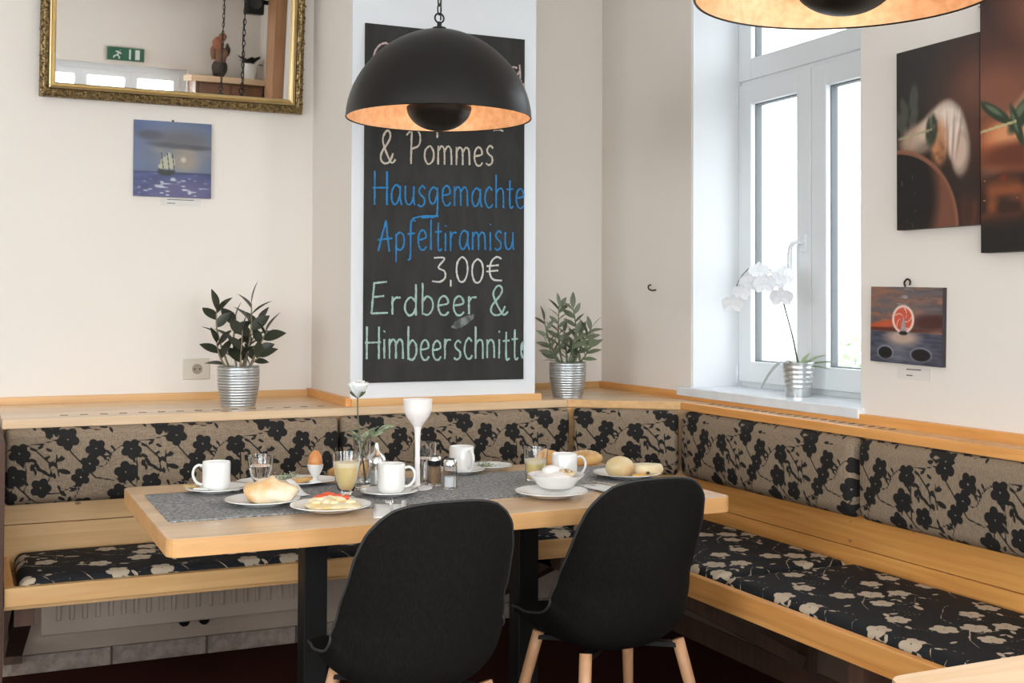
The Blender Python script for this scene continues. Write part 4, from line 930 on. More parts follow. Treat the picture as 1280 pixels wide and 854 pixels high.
def ptb(px, py):     # photograph column and row -> board metres, measured on the board's four corners
    t_ = 28.4+(px-455.6)*.1106; b_ = 479.3-(px-453.4)*.0265
    return ((px-454.4)/199.7*(BX1-BX0), (1-(py-t_)/(b_-t_))*(BZ1-BZ0))
def chalk(col, cname): return mat('chalk_'+cname, col, .95, var=tuple(c*.45 for c in col), nscale=420, bump=.5)
def write(name, text, x0, x1, yl, yr, cap, material, label, th=.0042, seed=0, extra=None):
    """text between two columns, baseline rows yl..yr, capital height cap rows"""
    r = random.Random(seed); keys = []
    for ch_ in text: keys.append('E2' if ch_ == '€' else ch_)
    tot = sum(GL[k][0] for k in keys)+.07*(len(keys)-1); parts = []; cur = 0
    X0, Z0 = ptb(x0, yl); X1, Z1 = ptb(x1, yr); hh = cap/450*(BZ1-BZ0)
    sc = (X1-X0)/tot
    strokes = []
    for k in keys:
        wdt, ss = GL[k]; jy = r.uniform(-.03, .03); js = r.uniform(.95, 1.06)
        for s in ss:
            P = []
            for a, b in s:
                X = X0+(cur+a)*sc; P.append((X, Z0+(Z1-Z0)*((X-X0)/(X1-X0))+(b*js+jy)*hh))
            strokes.append(P)
        cur += wdt+.07
    for s in (extra or []): strokes.append([ptb(*q) for q in s])
    for s in strokes:
        P = [Vector((a, -.0088, b)) for a, b in s]
        if len(P) > 2: P = spline(P, 6)
        elif len(P) == 2: P = [P[0].lerp(P[1], i/8)+Vector((r.uniform(-.0006, .0006), 0, 0)) for i in range(9)]
        P = [p_ for p_ in P if p_.x < BX1-BX0-.002] 
        if len(P) < 2: continue
        # flat ribbon lying on the slate
        V = []; F = []
        for i, p_ in enumerate(P):
            d = (P[min(i+1, len(P)-1)]-P[max(i-1, 0)]); d.y = 0; d.normalize(); sd = Vector((d.z, 0, -d.x)); hw = th*(.57+r.uniform(-.13, .15))
            V += [p_+sd*hw, p_+Vector((0, -.0005, 0)), p_-sd*hw]
        for i in range(len(P)-1): F += [(3*i, 3*i+1, 3*i+4, 3*i+3), (3*i+1, 3*i+2, 3*i+5, 3*i+4)]
        parts.append((V, F))
    o = multi(name, parts, material, cb, False); o['label'] = label; return o
PINK = chalk(srgb(214, 186, 180), 'pink'); CREAM = chalk(srgb(222, 208, 190), 'cream'); BLUE = chalk(srgb(48, 136, 196), 'blue'); WHT = chalk(srgb(224, 222, 214), 'white'); MINT = chalk(srgb(176, 206, 196), 'mint')
write('chalk_lettering', '', 0, 1, 100, 100, 40, PINK, 'pink chalk letters mostly hidden by the lamp', .006, 1, extra=[
    [(464, 74), (466, 64), (472, 56), (479, 54), (482, 57)]])
write('chalk_lettering', '', 0, 1, 100, 100, 40, PINK, 'pink chalk letters ng at the right edge behind the lamp', .006, 1, extra=[[(644, 86), (638, 85), (637, 92), (642, 97), (647, 90)], [(647, 82), (648, 98), (645, 108), (640, 108)], [(630, 84), (630, 94)], [(630, 86), (634, 82), (636, 92)]])
write('chalk_lettering', '', 0, 1, 100, 100, 40, PINK, 'single pink chalk letter at the right edge', .006, 1, extra=[[(649, 101), (650, 116)], [(650, 108), (654, 106), (655, 114), (651, 117)]])
write('chalk_lettering', '& Pommes', 473, 614, 206, 208, 40, CREAM, 'cream chalk line reading & Pommes', .006, 2)
write('chalk_lettering', '', 0, 1, 100, 100, 40, CREAM, 'cream chalk stroke just below the lamp rim', .006, 2, extra=[[(542, 165), (542, 173)]])
write('chalk_lettering', '', 0, 1, 100, 100, 40, CREAM, 'short flat cream chalk dash below the lamp rim', .006, 2, extra=[[(613, 164), (620, 163), (626, 165)]])
write('chalk_lettering', 'Hausgemachte', 464, 655, 256, 262, 42, BLUE, 'blue chalk line reading Hausgemachte', .0056, 3)
write('chalk_lettering', 'Apfeltiramisu', 471, 641, 314, 314, 40, BLUE, 'blue chalk line reading Apfeltiramisu', .0056, 4, extra=[[(512, 274), (526, 271), (544, 271)]])
write('chalk_lettering', '3,00€', 536, 625, 354, 353, 31, WHT, 'white chalk price 3,00€', .0058, 5)
write('chalk_lettering', 'Erdbeer &', 462, 634, 394, 394, 39, MINT, 'pale green chalk line reading Erdbeer &', .0064, 6)
write('chalk_lettering', 'Himbeerschnitte', 456, 662, 449, 449, 42, MINT, 'pale green chalk line reading Himbeerschnitte', .0064, 7)
sm = mat('chalk_smudge', (.20, .22, .21), .95, var=(.07, .07, .068), nscale=40)
X, Z = ptb(576, 403); V = [(X+a, -.0084, Z+b) for a, b in ((-.05, -.02), (-.035, .0), (-.015, .012), (.02, .024), (.045, .03), (.04, .012), (.015, -.008), (-.01, -.022), (-.03, -.026))]
pyd('chalk_smudge', V, [tuple(range(9))], sm, cb)

# ------------------------------------------------------------------ potted plants
def leaf_mesh(name, L, W, m, fold=.25, bend=.2, n=6):
    V = []; F = []
    for i in range(n+1):
        s = i/n; w_ = W*math.sin(PI*min(1, s*.96+.03))**.85*(1-.25*s); zc = -bend*L*s*s
        for q in (-1, 0, 1): V.append((s*L, q*w_/2, zc+abs(q)*w_*fold))
    for i in range(n):
        for q in (0, 1): F.append((i*3+q, i*3+q+1, (i+1)*3+q+1, (i+1)*3+q))
    me = bpy.data.meshes.new(name); me.from_pydata(V, [], F); me.materials.append(m); me.polygons.foreach_set('use_smooth', [True]*len(F)); return me
def orient(d, roll=0):
    d = Vector(d).normalized(); x = d; zz = Vector((0, 0, 1)); y = zz.cross(x)
    if y.length < .05: y = Vector((0, 1, 0))
    y.normalize(); zz = x.cross(y); M = Matrix((x, y, zz)).transposed(); return (M @ Matrix.Rotation(roll, 3, 'X')).to_euler()
def put_leaf(me, parent, p, d, roll, s):
    o = bpy.data.objects.new('leaf', me); C.objects.link(o); o.parent = parent; o.location = p; o.rotation_euler = orient(d, roll); o.scale = (s, s, s); return o
def ribbed_pot(t, r0, r1, h, m=POT, ribs=14, belly=0):
    prof = [(.0001, 0), (r0-.004, 0)]
    n = ribs*4
    for i in range(n+1):
        s = i/n; r_ = r0+(r1-r0)*(math.sin(min(1, s*1.35)*PI/2) if belly else s); prof.append((r_+.0011*math.cos(s*ribs*2*PI), h*s))
    prof += [(r1-.004, h), (r1-.006, h-.02), (.0001, h-.021)]
    lathe('pot', prof, m, t, 48, sharp=1.2)
    lathe('soil', [(.0001, h-.012), (r1*.6, h-.014), (r1-.006, h-.017)], SOIL, t, 24)
def zz_plant(label, loc, LM, SM, stems, pr, seed):
    t = thing('potted_plant', label, 'potted plant', loc); ribbed_pot(t, pr[0], pr[1], pr[2], belly=1)
    r = random.Random(seed)
    for base, tip, bow, k, L in stems:
        # base, tip given as (across the view, into the view, up)
        B = RT*base[0]+FW*base[1]+Vector((0, 0, pr[2]-.018)); T_ = RT*tip[0]+FW*tip[1]+Vector((0, 0, pr[2]+tip[2]))
        mid = B.lerp(T_, .5)+RT*bow[0]+Vector((0, 0, bow[1])); P = spline([B, mid, T_], 8)
        tube('stem', P, [.0045-.0025*i/(len(P)-1) for i in range(len(P))], SM, t, 7)
        for i in range(k):
            s = .25+.75*(i/(k-1)) if k > 1 else 1; q = s*(len(P)-1); i0 = min(int(q), len(P)-2); p_ = P[i0].lerp(P[i0+1], q-i0); d = (P[i0+1]-P[i0]).normalized()
            side = RT.cross(d)*0+(RT*(1 if i % 2 else -1)+FW*r.uniform(-.45, .45)).normalized()
            side = (side-d*side.dot(d)).normalized()
            dd = (d*(.75+.9*max(0, s-.8)*3)+side*(.95 if s < .97 else .15)+Vector((0, 0, .15))).normalized()
            put_leaf(LM, t, p_, dd, r.uniform(-.9, .9)+(1.1 if i % 2 else -1.1)*.5, L*r.uniform(.8, 1.15))
    return t
LM1 = leaf_mesh('leaf_dark', 1.0, .60, LEAF_D, .12, .15); LM2 = leaf_mesh('leaf_greygreen', 1.0, .40, LEAF_G, .12, .15)
zz_plant('dark green leafy plant in a ribbed silver pot on the ledge left of the pillar', (.905, 4.345, SZ+.001), LM1, STEM_B, [
    ((-.03, 0), (-.085, .01, .205), (-.02, .02), 7, .075), ((-.01, .02), (-.02, .03, .17), (-.01, 0), 6, .078), ((.02, 0), (.045, 0, .225), (.01, .01), 8, .080),
    ((.03, .01), (.10, -.01, .125), (.01, .02), 6, .080), ((.01, -.02), (.02, -.03, .13), (0, 0), 6, .070), ((-.03, -.02), (-.075, -.02, .085), (-.01, 0), 5, .075), ((.035, -.02), (.085, -.03, .035), (0, .01), 4, .066), ((0, .03), (.06, .05, .15), (0, 0), 6, .07)], (.060, .0755, .140), 3)
zz_plant('grey-green feathery plant in a silver pot on the ledge right of the pillar', (2.190, 4.235, SZ+.001), LM2, STEM_G, [
    ((-.02, 0), (-.035, .0, .225), (-.01, .0), 15, .062), ((.01, .01), (.022, .01, .215), (.02, .0), 12, .062), ((-.02, -.01), (-.095, -.02, .165), (-.01, -.01), 8, .062),
    ((.02, 0), (.095, 0, .135), (.0, .01), 10, .068), ((.0, -.02), (.03, -.03, .11), (0, 0), 8, .062), ((.03, -.01), (.085, -.03, .065), (.01, .0), 7, .060), ((-.03, -.02), (-.085, -.03, .075), (0, 0), 6, .055), ((0, .03), (-.01, .04, .12), (0, 0), 8, .06), ((.02, .03), (.06, .05, .12), (0, 0), 8, .06)], (.057, .0735, .138), 5)
def orchid():
    t = thing('potted_orchid', 'white orchid in a small metal bucket on the window sill', 'potted plant', (2.700, 3.435, WZ0+.0065))
    prof = [(.0001, 0), (.043, 0)]
    for i in range(41):
        s = i/40; bump = .0022*max(0, math.cos((s*7)*2*PI)) if .25 < s < .9 else 0; prof.append((.043+.013*s+bump, .118*s))
    prof += [(.058, .119), (.0575, .121), (.053, .118), (.052, .10), (.0001, .099)]
    lathe('bucket', prof, mat('zinc_bucket', (.62, .63, .62), .28, .9), t, 40, sharp=1.2)
    lathe('bark', [(.0001, .108), (.03, .106), (.052, .10)], SOIL, t, 20)
    top = Vector((0, 0, .10))
    def W(a, b, c): return RT*a+FW*b+Vector((0, 0, c))
    P = spline([W(0, 0, .10), W(-.015, 0, .19), W(-.045, -.005, .30), W(-.075, -.02, .385), W(-.11, -.035, .45), W(-.165, -.045, .465), W(-.215, -.05, .42), W(-.235, -.05, .37)], 8)
    tube('flower_stalk', P, [.0032-.0018*i/(len(P)-1) for i in range(len(P))], STEM_G, t, 7)
    tube('support_stick', [W(.006, 0, .10), W(-.06, -.012, .36)], .0018, mat('dark_stick', (.05, .06, .04), .6), t, 6)
    lm = leaf_mesh('orchid_leaf', .15, .036, mat('pale_green_leaf', (.30, .37, .20), .35), .25, .25)
    for d, s, z_ in (((1, .3, .8), .75, .0), ((.9, -.2, .4), .85, 0), ((.5, .6, .9), .6, 0), ((-.3, .9, .4), .8, 0), ((1, -.6, .25), .7, 0)): put_leaf(lm, t, W(.01, 0, .10), RT*d[0]+FW*d[1]+Vector((0, 0, d[2])), 0, s)
    tube('drooping_root', spline([W(-.03, -.01, .11), W(-.07, -.02, .12), W(-.11, -.03, .08), W(-.14, -.04, .03)], 6), [.002+.003*math.sin(PI*i/18) for i in range(19)], mat('grey_root', (.34, .36, .34), .6), t, 6)
    # one blossom mesh: three sepals, two broad petals, lip
    parts = []
    def petal(ang, L, W_, cup):
        V = []; F = []; n = 7; m_ = 6
        for i in range(n+1):
            s = i/n; w_ = W_*math.sin(PI*min(1, s*.90+.06))**.6
            for j in range(m_+1):
                q = -1+2*j/m_; x = s*L; y = q*w_/2; zz = cup*(s*s*.5+q*q*.25)*L; V.append((x*math.cos(ang)-y*math.sin(ang), -zz+.002*(abs(math.sin(ang))), x*math.sin(ang)+y*math.cos(ang)))
        for i in range(n):
            for j in range(m_): F.append((i*(m_+1)+j, i*(m_+1)+j+1, (i+1)*(m_+1)+j+1, (i+1)*(m_+1)+j))
        return V, F
    for a in (PI/2, PI/2+2.2, PI/2-2.2): parts.append(petal(a, .036, .026, .25))
    for a in (.25, PI-.25): parts.append(petal(a, .040, .046, .15))
    off = len(parts)
    Vs = []; Fs = []
    for v, f in parts:
        o = len(Vs); Vs += v; Fs += [tuple(i+o for i in q) for q in f]
    nm = len(Fs); lipV, lipF = petal(-PI/2, .014, .012, -1.2); o = len(Vs); Vs += lipV; Fs += [tuple(i+o for i in q) for q in lipF]
    me = bpy.data.meshes.new('blossom'); me.from_pydata(Vs, [], Fs); me.materials.append(ORCHID); me.materials.append(mat('orchid_lip', (.55, .45, .22), .5))
    for i, p_ in enumerate(me.polygons): p_.use_smooth = True; p_.material_index = 1 if i >= nm else 0
    for k, (a, b, c, rz, rx) in enumerate(((-.088, -.035, .405, .1, .1), (-.070, -.045, .350, -.3, .3), (-.060, -.03, .425, .2, -.1), (-.150, -.045, .440, .2, 0), (-.185, -.055, .400, -.2, .1), (-.215, -.05, .365, .2, .2), (-.245, -.055, .325, -.1, .2), (-.135, -.07, .395, .1, .1))):
        o = bpy.data.objects.new('blossom', me); C.objects.link(o); o.parent = t; o.location = W(a, b, c); o.rotation_euler = (rx, 0, -.43+rz); q = 1.0+.08*math.sin(k); o.scale = (q, q, q)
orchid()

# ------------------------------------------------------------------ tableware
def at(p, zz=RZ): return (p[0], p[1], zz)
def plate_prof(R, h=.016, lip=.62):
    return [(.0001, .0), (R*.52, .0), (R*.56, .002), (R*lip, .005), (R*.97, h-.001), (R, h), (R*.995, h+.002), (R*.96, h+.0015), (R*lip, .0075), (R*.54, .0045), (.0001, .0042)]
def plate(label, p, R, zz=RZ, name='plate', group='white plates on the table', h=.016):
    o = lathe(name, plate_prof(R, h), PORC, None, 56, at(p, zz)); return tag(o, label, 'saucer' if name == 'saucer' else 'plate', group)
def make_mug(label, p, rz, zz):
    t = thing('mug', label, 'mug', at(p, zz), rz, 'white coffee mugs')
    h = .082; R = .0395
    lathe('mug_body', [(.0001, 0), (.031, 0), (.034, .003), (R-.001, .008), (R, .02), (R, h-.003), (R-.0015, h), (R-.004, h-.003), (R-.0045, .012), (.03, .007), (.0001, .007)], PORC, t, 44)
    lathe('coffee', [(.0001, .066), (R-.0046, .066), (R-.0046, .0655), (.0001, .0655)], mat('milky_coffee', (.20, .10, .045), .2), t, 32)
    tube('handle', spline([(R-.003, 0, .068), (R+.012, 0, .071), (R+.024, 0, .062), (R+.028, 0, .044), (R+.021, 0, .026), (R+.009, 0, .017), (R-.003, 0, .016)], 6), .0048, PORC, t, 12, .8)
    return t
aL = math.atan2(.417, -.909); aR = math.atan2(-.417, .909)
PA, PB_, PC_, PD = (.663, 3.475), (1.100, 3.225), (1.452, 3.545), (1.688, 3.283)
plate('white saucer with a wrapped biscuit under the leftmost mug', PA, .087, RZ, 'saucer', 'white saucers', .013)
plate('white saucer under the mug behind the left chair', PB_, .082, RZ, 'saucer', 'white saucers', .013)
plate('white saucer at the far edge under the mug behind the shakers', PC_, .075, RZ, 'saucer', 'white saucers', .013)
sz = RZ+.0045
mg = make_mug('leftmost white mug with its handle to the left', PA, aL, sz)
dup(mg, at((1.112, 3.243), sz), aR+.15, 'white mug behind the left chair with its handle to the right')
dup(mg, at(PC_, sz), aL+2.2, 'white mug at the far edge right behind the salt and pepper shakers')
dup(mg, at(PD, RZ), aR+.25, 'white mug beside the right juice glass, without a saucer')
# biscuit packets and spoon on the left saucer
def flat_thing(name, label, cat, pts, z0, z1, m, bev=.0006):
    return tag(prism(name, pts, z0, z1, m, None, bev), label, cat)
def quad(c, a, L, W_): 
    ca, sa = math.cos(a), math.sin(a); return [(c[0]+x*ca-y*sa, c[1]+x*sa+y*ca) for x, y in ((-L/2, -W_/2), (L/2, -W_/2), (L/2, W_/2), (-L/2, W_/2))]
flat_thing('wrapped_biscuit', 'small golden brown wrapped biscuit on the leftmost saucer', 'biscuit', quad((.598, 3.505), 2.3, .045, .02), sz+.0085, sz+.0145, mat('biscuit_wrapper', (.48, .32, .12), .3))
flat_thing('sugar_sachet', 'white sugar sachet beside the mug on the leftmost saucer', 'sachet', quad((.618, 3.452), 2.5, .045, .018), sz+.0080, sz+.011, PAPER)
def spoon(label, p, ang, zz, tilt=0, L=.13):
    t = thing('teaspoon', label, 'spoon', (p[0], p[1], zz), ang, 'teaspoons on the saucers')
    t.rotation_euler = (0, tilt, ang)
    V = []; F = []; n = 20
    for i in range(n+1):
        s = i/n; x = s*L
        if s < .3: w_ = .0125*math.sin(PI*min(1, s/.3*.94+.03))**.6; dz = .004*(1-math.sin(PI*s/.3))+.0
        else: w_ = .0022+.0025*(s-.3)/.7; dz = .006
        for q, dd in ((-1, 0), (0, -.003 if s < .3 else -.0005), (1, 0)): V.append((x, q*w_, dz+dd+.002))
    m0 = len(V); V += [(a, b, c+.0012) for a, b, c in V]
    for i in range(n):
        for q in (0, 1): F.append((i*3+q, (i+1)*3+q, (i+1)*3+q+1, i*3+q+1)); F.append((m0+i*3+q, m0+i*3+q+1, m0+(i+1)*3+q+1, m0+(i+1)*3+q))
        F.append((i*3, m0+i*3, m0+(i+1)*3, (i+1)*3)); F.append((i*3+2, (i+1)*3+2, m0+(i+1)*3+2, m0+i*3+2))
    F += [(0, 1, m0+1, m0), (1, 2, m0+2, m0+1), (3*n, m0+3*n, m0+3*n+1, 3*n+1), (3*n+1, m0+3*n+1, m0+3*n+2, 3*n+2)]
    pyd('spoon_body', V, F, STEEL, t, True); return t
spoon('teaspoon lying on the leftmost saucer in front of the mug', (.69, 3.402), .3, sz+.004, L=.10)
spoon('teaspoon lying right of the mug on the saucer behind the left chair', (1.155, 3.185), .9, sz+.004)
# plates of food
plate('white plate with a floury bread roll on the left', (.735, 3.205), .100)
plate('white plate with an omelette nearest the camera on the left', (.878, 3.045), .106, RZ)
plate('white under-plate below the bowl of muesli', (1.512, 3.020), .103, RZ)
plate('white plate with an apple-shaped roll and a halved roll on the right', (1.893, 3.255), .105)
def roll_body(name, sx, sy, sz_, m, label, p, zz, rz, seed, amp=.07, fn=None, cat='bread roll'):
    o = blob(name, sx, sy, sz_, m, None, amp, .25, seed, 28, 16, (p[0], p[1], zz), fn); o.rotation_euler = (0, 0, rz); return tag(o, label, cat)
def crease(x, y, z_): return x, y, z_-.22*math.exp(-(y/.16)**2)*max(0, z_)
def peaks(x, y, z_): return x, y, z_*(1+.22*math.sin(5*x+1)*math.cos(4*y))-.30*math.exp(-((y-.3*x-.1)/.10)**2)*max(0, z_)-.22*math.exp(-((x-.25+.5*y)/.10)**2)*max(0, z_)
roll_body('bread_roll', .070, .048, .037, CRUST, 'floury split bread roll on the left plate', (.755, 3.205), RZ+.0045, -.35, 3, .10, peaks)
roll_body('bread_roll', .045, .042, .030, CRUST2, 'golden bread roll behind the right juice glass at the far table edge', (1.800, 3.615), TZ, .3, 5, .05)
def seeds_on(o, n, sx, sy, sz_, m, rs=1):
    r = random.Random(rs); parts = []
    for i in range(n):
        a = r.uniform(0, 2*PI); th = r.uniform(.1, 1.25); c = Vector((math.sin(th)*math.cos(a)*sx, math.sin(th)*math.sin(a)*sy, (math.cos(th)+.75)*sz_))
        d = Vector((r.gauss(0, 1), r.gauss(0, 1), .2)).normalized()*.0032; e = d.cross(Vector((0, 0, 1))).normalized()*.0016; up = Vector((math.sin(th)*math.cos(a), math.sin(th)*math.sin(a), math.cos(th)))*.0018
        parts.append(([c-d, c+e, c+d, c-e, c+up], [(0, 1, 4), (1, 2, 4), (2, 3, 4), (3, 0, 4)]))
    q = multi('seed', parts, m, o, False); q['kind'] = 'stuff'
o = roll_body('seeded_roll', .060, .036, .027, CRUST2, 'seeded bread roll behind the rightmost mug', (1.925, 3.590), TZ, -.35, 6, .04)
seeds_on(o, 160, .062, .038, .0275, mat('pale_seed', (.78, .66, .45), .6))
roll_body('bread_roll', .046, .044, .036, mat('pale_roll_crust', (.70, .58, .33), .45, var=(.66, .42, .2), nscale=9), 'round smooth pale roll standing on the right plate', (1.868, 3.255), RZ+.0045, 0, 8, .03)
def halfcut(x, y, z_): return x, y, min(z_, .55)
roll_body('halved_roll', .052, .040, .028, mat('soft_roll_crust', (.80, .70, .50), .55, var=(.78, .62, .36), nscale=12), 'halved pale roll lying at the right of the right plate', (1.955, 3.235), RZ+.0045, -.4, 9, .04, halfcut)
flat_thing('cheese_slice', 'orange cheese slice leaning on the halved roll', 'cheese', quad((1.915, 3.205), .5, .05, .03), RZ+.010, RZ+.016, mat('orange_cheese', (.80, .45, .12), .5))
roll_body('olive', .006, .005, .005, mat('dark_olive', (.04, .03, .015), .3), 'small dark olive on the right plate by the halved roll', (1.932, 3.190), RZ+.016, 0, 4, .0, None, 'olive')
roll_body('bread_roll', .062, .040, .026, CRUST2, 'golden brown roll at the far edge behind the juice glass and vase', (1.095, 3.600), TZ, -.3, 12, .05)
# omelette with tomato and napkin in front
om = thing('omelette', 'flat golden omelette with tomato pieces on the near left plate', 'omelette', (.885, 3.045, RZ+.0045), -.3)
blob('egg_fold', .074, .058, .010, mat('omelette_egg', (.80, .58, .26), .5, var=(.88, .76, .52), nscale=30, bump=.6, bd=.004), om, .16, .2, 21, 30, 12)
blob('egg_fold', .045, .035, .013, mat('omelette_pale', (.86, .78, .62), .5, var=(.84, .62, .30), nscale=40, bump=.5, bd=.003), om, .2, .2, 22, 24, 12, (-.015, .02, .006))
for k, (x, y, s) in enumerate(((-.035, .02, 1), (-.015, .04, 1.2), (.012, .035, .9), (.03, .02, .8))):
    blob('tomato_piece', .015*s, .010*s, .008*s, mat('tomato_red', (.70, .09, .03), .3), om, .1, .1, k, 12, 8, (x, y, .019))
for k, (x, y) in enumerate(((.045, -.01), (.0, -.02), (-.045, -.01))):
    blob('cheese_crumb', .013, .010, .006, mat('pale_cheese', (.84, .72, .45), .5), om, .15, .1, k+7, 12, 8, (x, y, .013))
# muesli bowl on the under-plate
bw = thing('muesli_bowl', 'white bowl of yoghurt and muesli on a plate', 'bowl', (1.562, 3.090, RZ+.0125), 0)
lathe('bowl', [(.0001, 0), (.045, 0), (.052, .004), (.066, .022), (.082, .036), (.083, .0385), (.079, .038), (.062, .024), (.048, .008), (.0001, .006)], PORC, bw, 52)
blob('yoghurt', .058, .056, .018, mat('yoghurt', (.86, .80, .77), .4), bw, .12, .3, 31, 26, 12, (-.008, .0, .016))
blob('yoghurt', .026, .024, .014, mat('yoghurt', (.86, .80, .77), .4), bw, .12, .2, 33, 18, 10, (-.012, .008, .038))
for k in range(26):
    r = random.Random(k); a = r.uniform(-1.2, 1.2); q = r.uniform(.015, .055)
    blob('nut', .0075, .006, .005, [mat('nut_brown', (.30, .15, .06), .6), mat('oat_flake', (.74, .56, .34), .7), mat('pale_nut', (.80, .66, .42), .6)][k % 3], bw, .1, .1, k, 8, 6, (q*math.cos(a-.4), q*math.sin(a-.4), .044-.12*q))
# breakfast platter with boiled egg
pl = lathe('platter', plate_prof(.15, .014, .7), PORC, None, 60, (.880, 3.520, RZ)); pl.scale = (1.0, .62, 1); pl.rotation_euler = (0, 0, -.15); tag(pl, 'large white platter with cold cuts behind the left roll', 'platter')
ec = thing('egg_cup', 'white egg cup on the platter', 'egg cup', (.960, 3.498, RZ+.0078))
lathe('cup', [(.0001, 0), (.019, 0), (.0185, .003), (.008, .008), (.007, .013), (.015, .024), (.0225, .040), (.0245, .052), (.0230, .053), (.019, .040), (.010, .026), (.0001, .022)], PORC, ec, 32)
eg = lathe('boiled_egg', [(.0001, 0)]+[(.0215*math.sin(PI*k/16)**.92*(1+.10*math.cos(PI*k/16)), .028-.028*math.cos(PI*k/16)*(1.0 if k < 8 else 1.18)) for k in range(1, 16)]+[(.0001, .061)], mat('brown_egg_shell', (.66, .25, .07), .35, var=(.72, .32, .11), nscale=30), None, 32, (.960, 3.498, RZ+.0078+.033)); tag(eg, 'brown boiled egg standing in the egg cup', 'egg')
def ham(label, p, rz, seed):
    t = thing('ham_slice', label, 'ham', (p[0], p[1], RZ+.008), rz, 'folded ham slices on the platter'); V = []; F = []; n = 14; m_ = 5
    for i in range(n+1):
        a = 2*PI*i/n*.9
        for j in range(m_+1):
            q = .35+.65*j/m_; V.append((.022*q*math.cos(a), .018*q*math.sin(a), .004+.018*(1-q)+.003*math.sin(3*a+seed)))
    for i in range(n):
        for j in range(m_): F.append((i*(m_+1)+j, i*(m_+1)+j+1, (i+1)*(m_+1)+j+1, (i+1)*(m_+1)+j))
    o = pyd('meat', V, F, mat('ham_pink', (.78, .42, .34), .4), t, True); md = o.modifiers.new('thick', 'SOLIDIFY'); md.thickness = .0015; md.offset = 1
ham('folded pink ham slice on the platter beside the water glass', (.835, 3.545), 0, 1); ham('folded pink ham slice on the platter beside the garnish', (.80, 3.50), 1, 2)
gs = thing('cress_garnish', 'small heap of green cress on the platter', 'garnish', (.890, 3.560, RZ+.0065)); V = []; F = []; r = random.Random(8)
for i in range(260):
    c = Vector((r.gauss(0, .016), r.gauss(0, .012), abs(r.gauss(.008, .006)))); d = Vector((r.gauss(0, 1), r.gauss(0, 1), abs(r.gauss(0, 1)))).normalized(); e = d.orthogonal().normalized(); k = len(V); V += [c, c+d*.004+e*.002, c+d*.008, c+d*.004-e*.002]; F.append((k, k+1, k+2, k+3))
o = pyd('leaves', V, F, mat('cress_green', (.16, .22, .09), .5, var=(.6, .62, .5), nscale=200), gs); o['kind'] = 'stuff'
bs = thing('bread_slice', 'wedge of bread resting on the platter left of the egg cup', 'bread', (.918, 3.515, RZ+.0085), .5)
prism('crumb', [(-.036, -.02), (.036, -.016), (.04, .012), (.0, .022), (-.034, .014)], 0, .012, CRUMB, bs, .002)
prism('crust_edge', [(-.0375, -.0215), (.037, -.0175), (.0375, -.0155), (-.036, -.0195)], 0, .0125, CRUST2, bs)
# napkins
def napkin(label, p, rz, L, W_, zz, layers=2, hump=0):
    t = thing('paper_napkin', label, 'napkin', (p[0], p[1], zz), rz, 'folded white napkins')
    for k in range(layers):
        bm = bmesh.new(); nx, ny = 14, 10; g = {}
        for s in (0, 1):
            for i in range(nx+1):
                for j in range(ny+1):
                    u, v = i/nx, j/ny; zz_ = k*.0021+hump*math.sin(PI*u)*math.sin(PI*v)+.0006*math.sin(u*9+k)*math.sin(v*5)+.0006
                    g[s, i, j] = bm.verts.new(((u-.5)*L*(1-.03*k), (v-.5)*W_*(1-.06*k), zz_+s*.0012))
        for i in range(nx):
            for j in range(ny): bm.faces.new((g[1, i, j], g[1, i+1, j], g[1, i+1, j+1], g[1, i, j+1])); bm.faces.new((g[0, i, j], g[0, i, j+1], g[0, i+1, j+1], g[0, i+1, j]))
        for i in range(nx):
            for j in (0, ny): bm.faces.new((g[0, i, j], g[0, i+1, j], g[1, i+1, j], g[1, i, j]))
        for j in range(ny):
            for i in (0, nx): bm.faces.new((g[0, i, j], g[0, i, j+1], g[1, i, j+1], g[1, i, j]))
        from_bm('paper_layer', bm, PAPER, t, True)
    return t
napkin('crumpled white napkin standing up behind the floury roll', (.838, 3.325), .4, .085, .075, RZ, 1, .045)
napkin('folded white napkin under fork and knife left of the near chair', (1.020, 2.985), 1.25, .20, .085, TZ+.0005)
napkin('folded white napkin under the fork beside the muesli bowl', (1.722, 3.065), 1.75, .20, .085, RZ)
def fork(label, p, ang, zz):
    t = thing('fork', label, 'fork', (p[0], p[1], zz), ang, 'forks on napkins'); parts = []
    def bar(pts, w_, th=.0016):
        V = []; F = []
        for x, y, zc, ww in pts: V += [(x, y-ww/2, zc), (x, y+ww/2, zc), (x, y+ww/2, zc+th), (x, y-ww/2, zc+th)]
        for i in range(len(pts)-1):
            a = i*4; b = a+4; F += [(a, b, b+1, a+1), (a+1, b+1, b+2, a+2), (a+2, b+2, b+3, a+3), (a+3, b+3, b, a)]
        F += [(0, 1, 2, 3), ((len(pts)-1)*4+3, (len(pts)-1)*4+2, (len(pts)-1)*4+1, (len(pts)-1)*4)]; return V, F
    parts.append(bar([(-.09, 0, .002, .011), (-.05, 0, .004, .009), (0, 0, .007, .006), (.03, 0, .006, .007), (.042, 0, .004, .016), (.055, 0, .003, .021), (.062, 0, .003, .022)], 0))
    for k in range(4):
        y = -.0088+.00587*k; parts.append(bar([(.060, y, .003, .0036), (.085, y, .005, .003), (.105, y, .010, .0018)], 0))
    multi('fork_body', parts, STEEL, t, False); return t
def knife(label, p, ang, zz):
    t = thing('table_knife', label, 'knife', (p[0], p[1], zz), ang, 'table knives on napkins')
    prism('blade', [(.0, -.006), (.085, -.0075), (.10, -.003), (.102, .003), (.09, .007), (0, .006)], .001, .0024, STEEL, t); prism('knife_handle', [(-.095, -.006), (0, -.005), (0, .005), (-.095, .006)], 0, .005, STEEL, t, .0012); return t
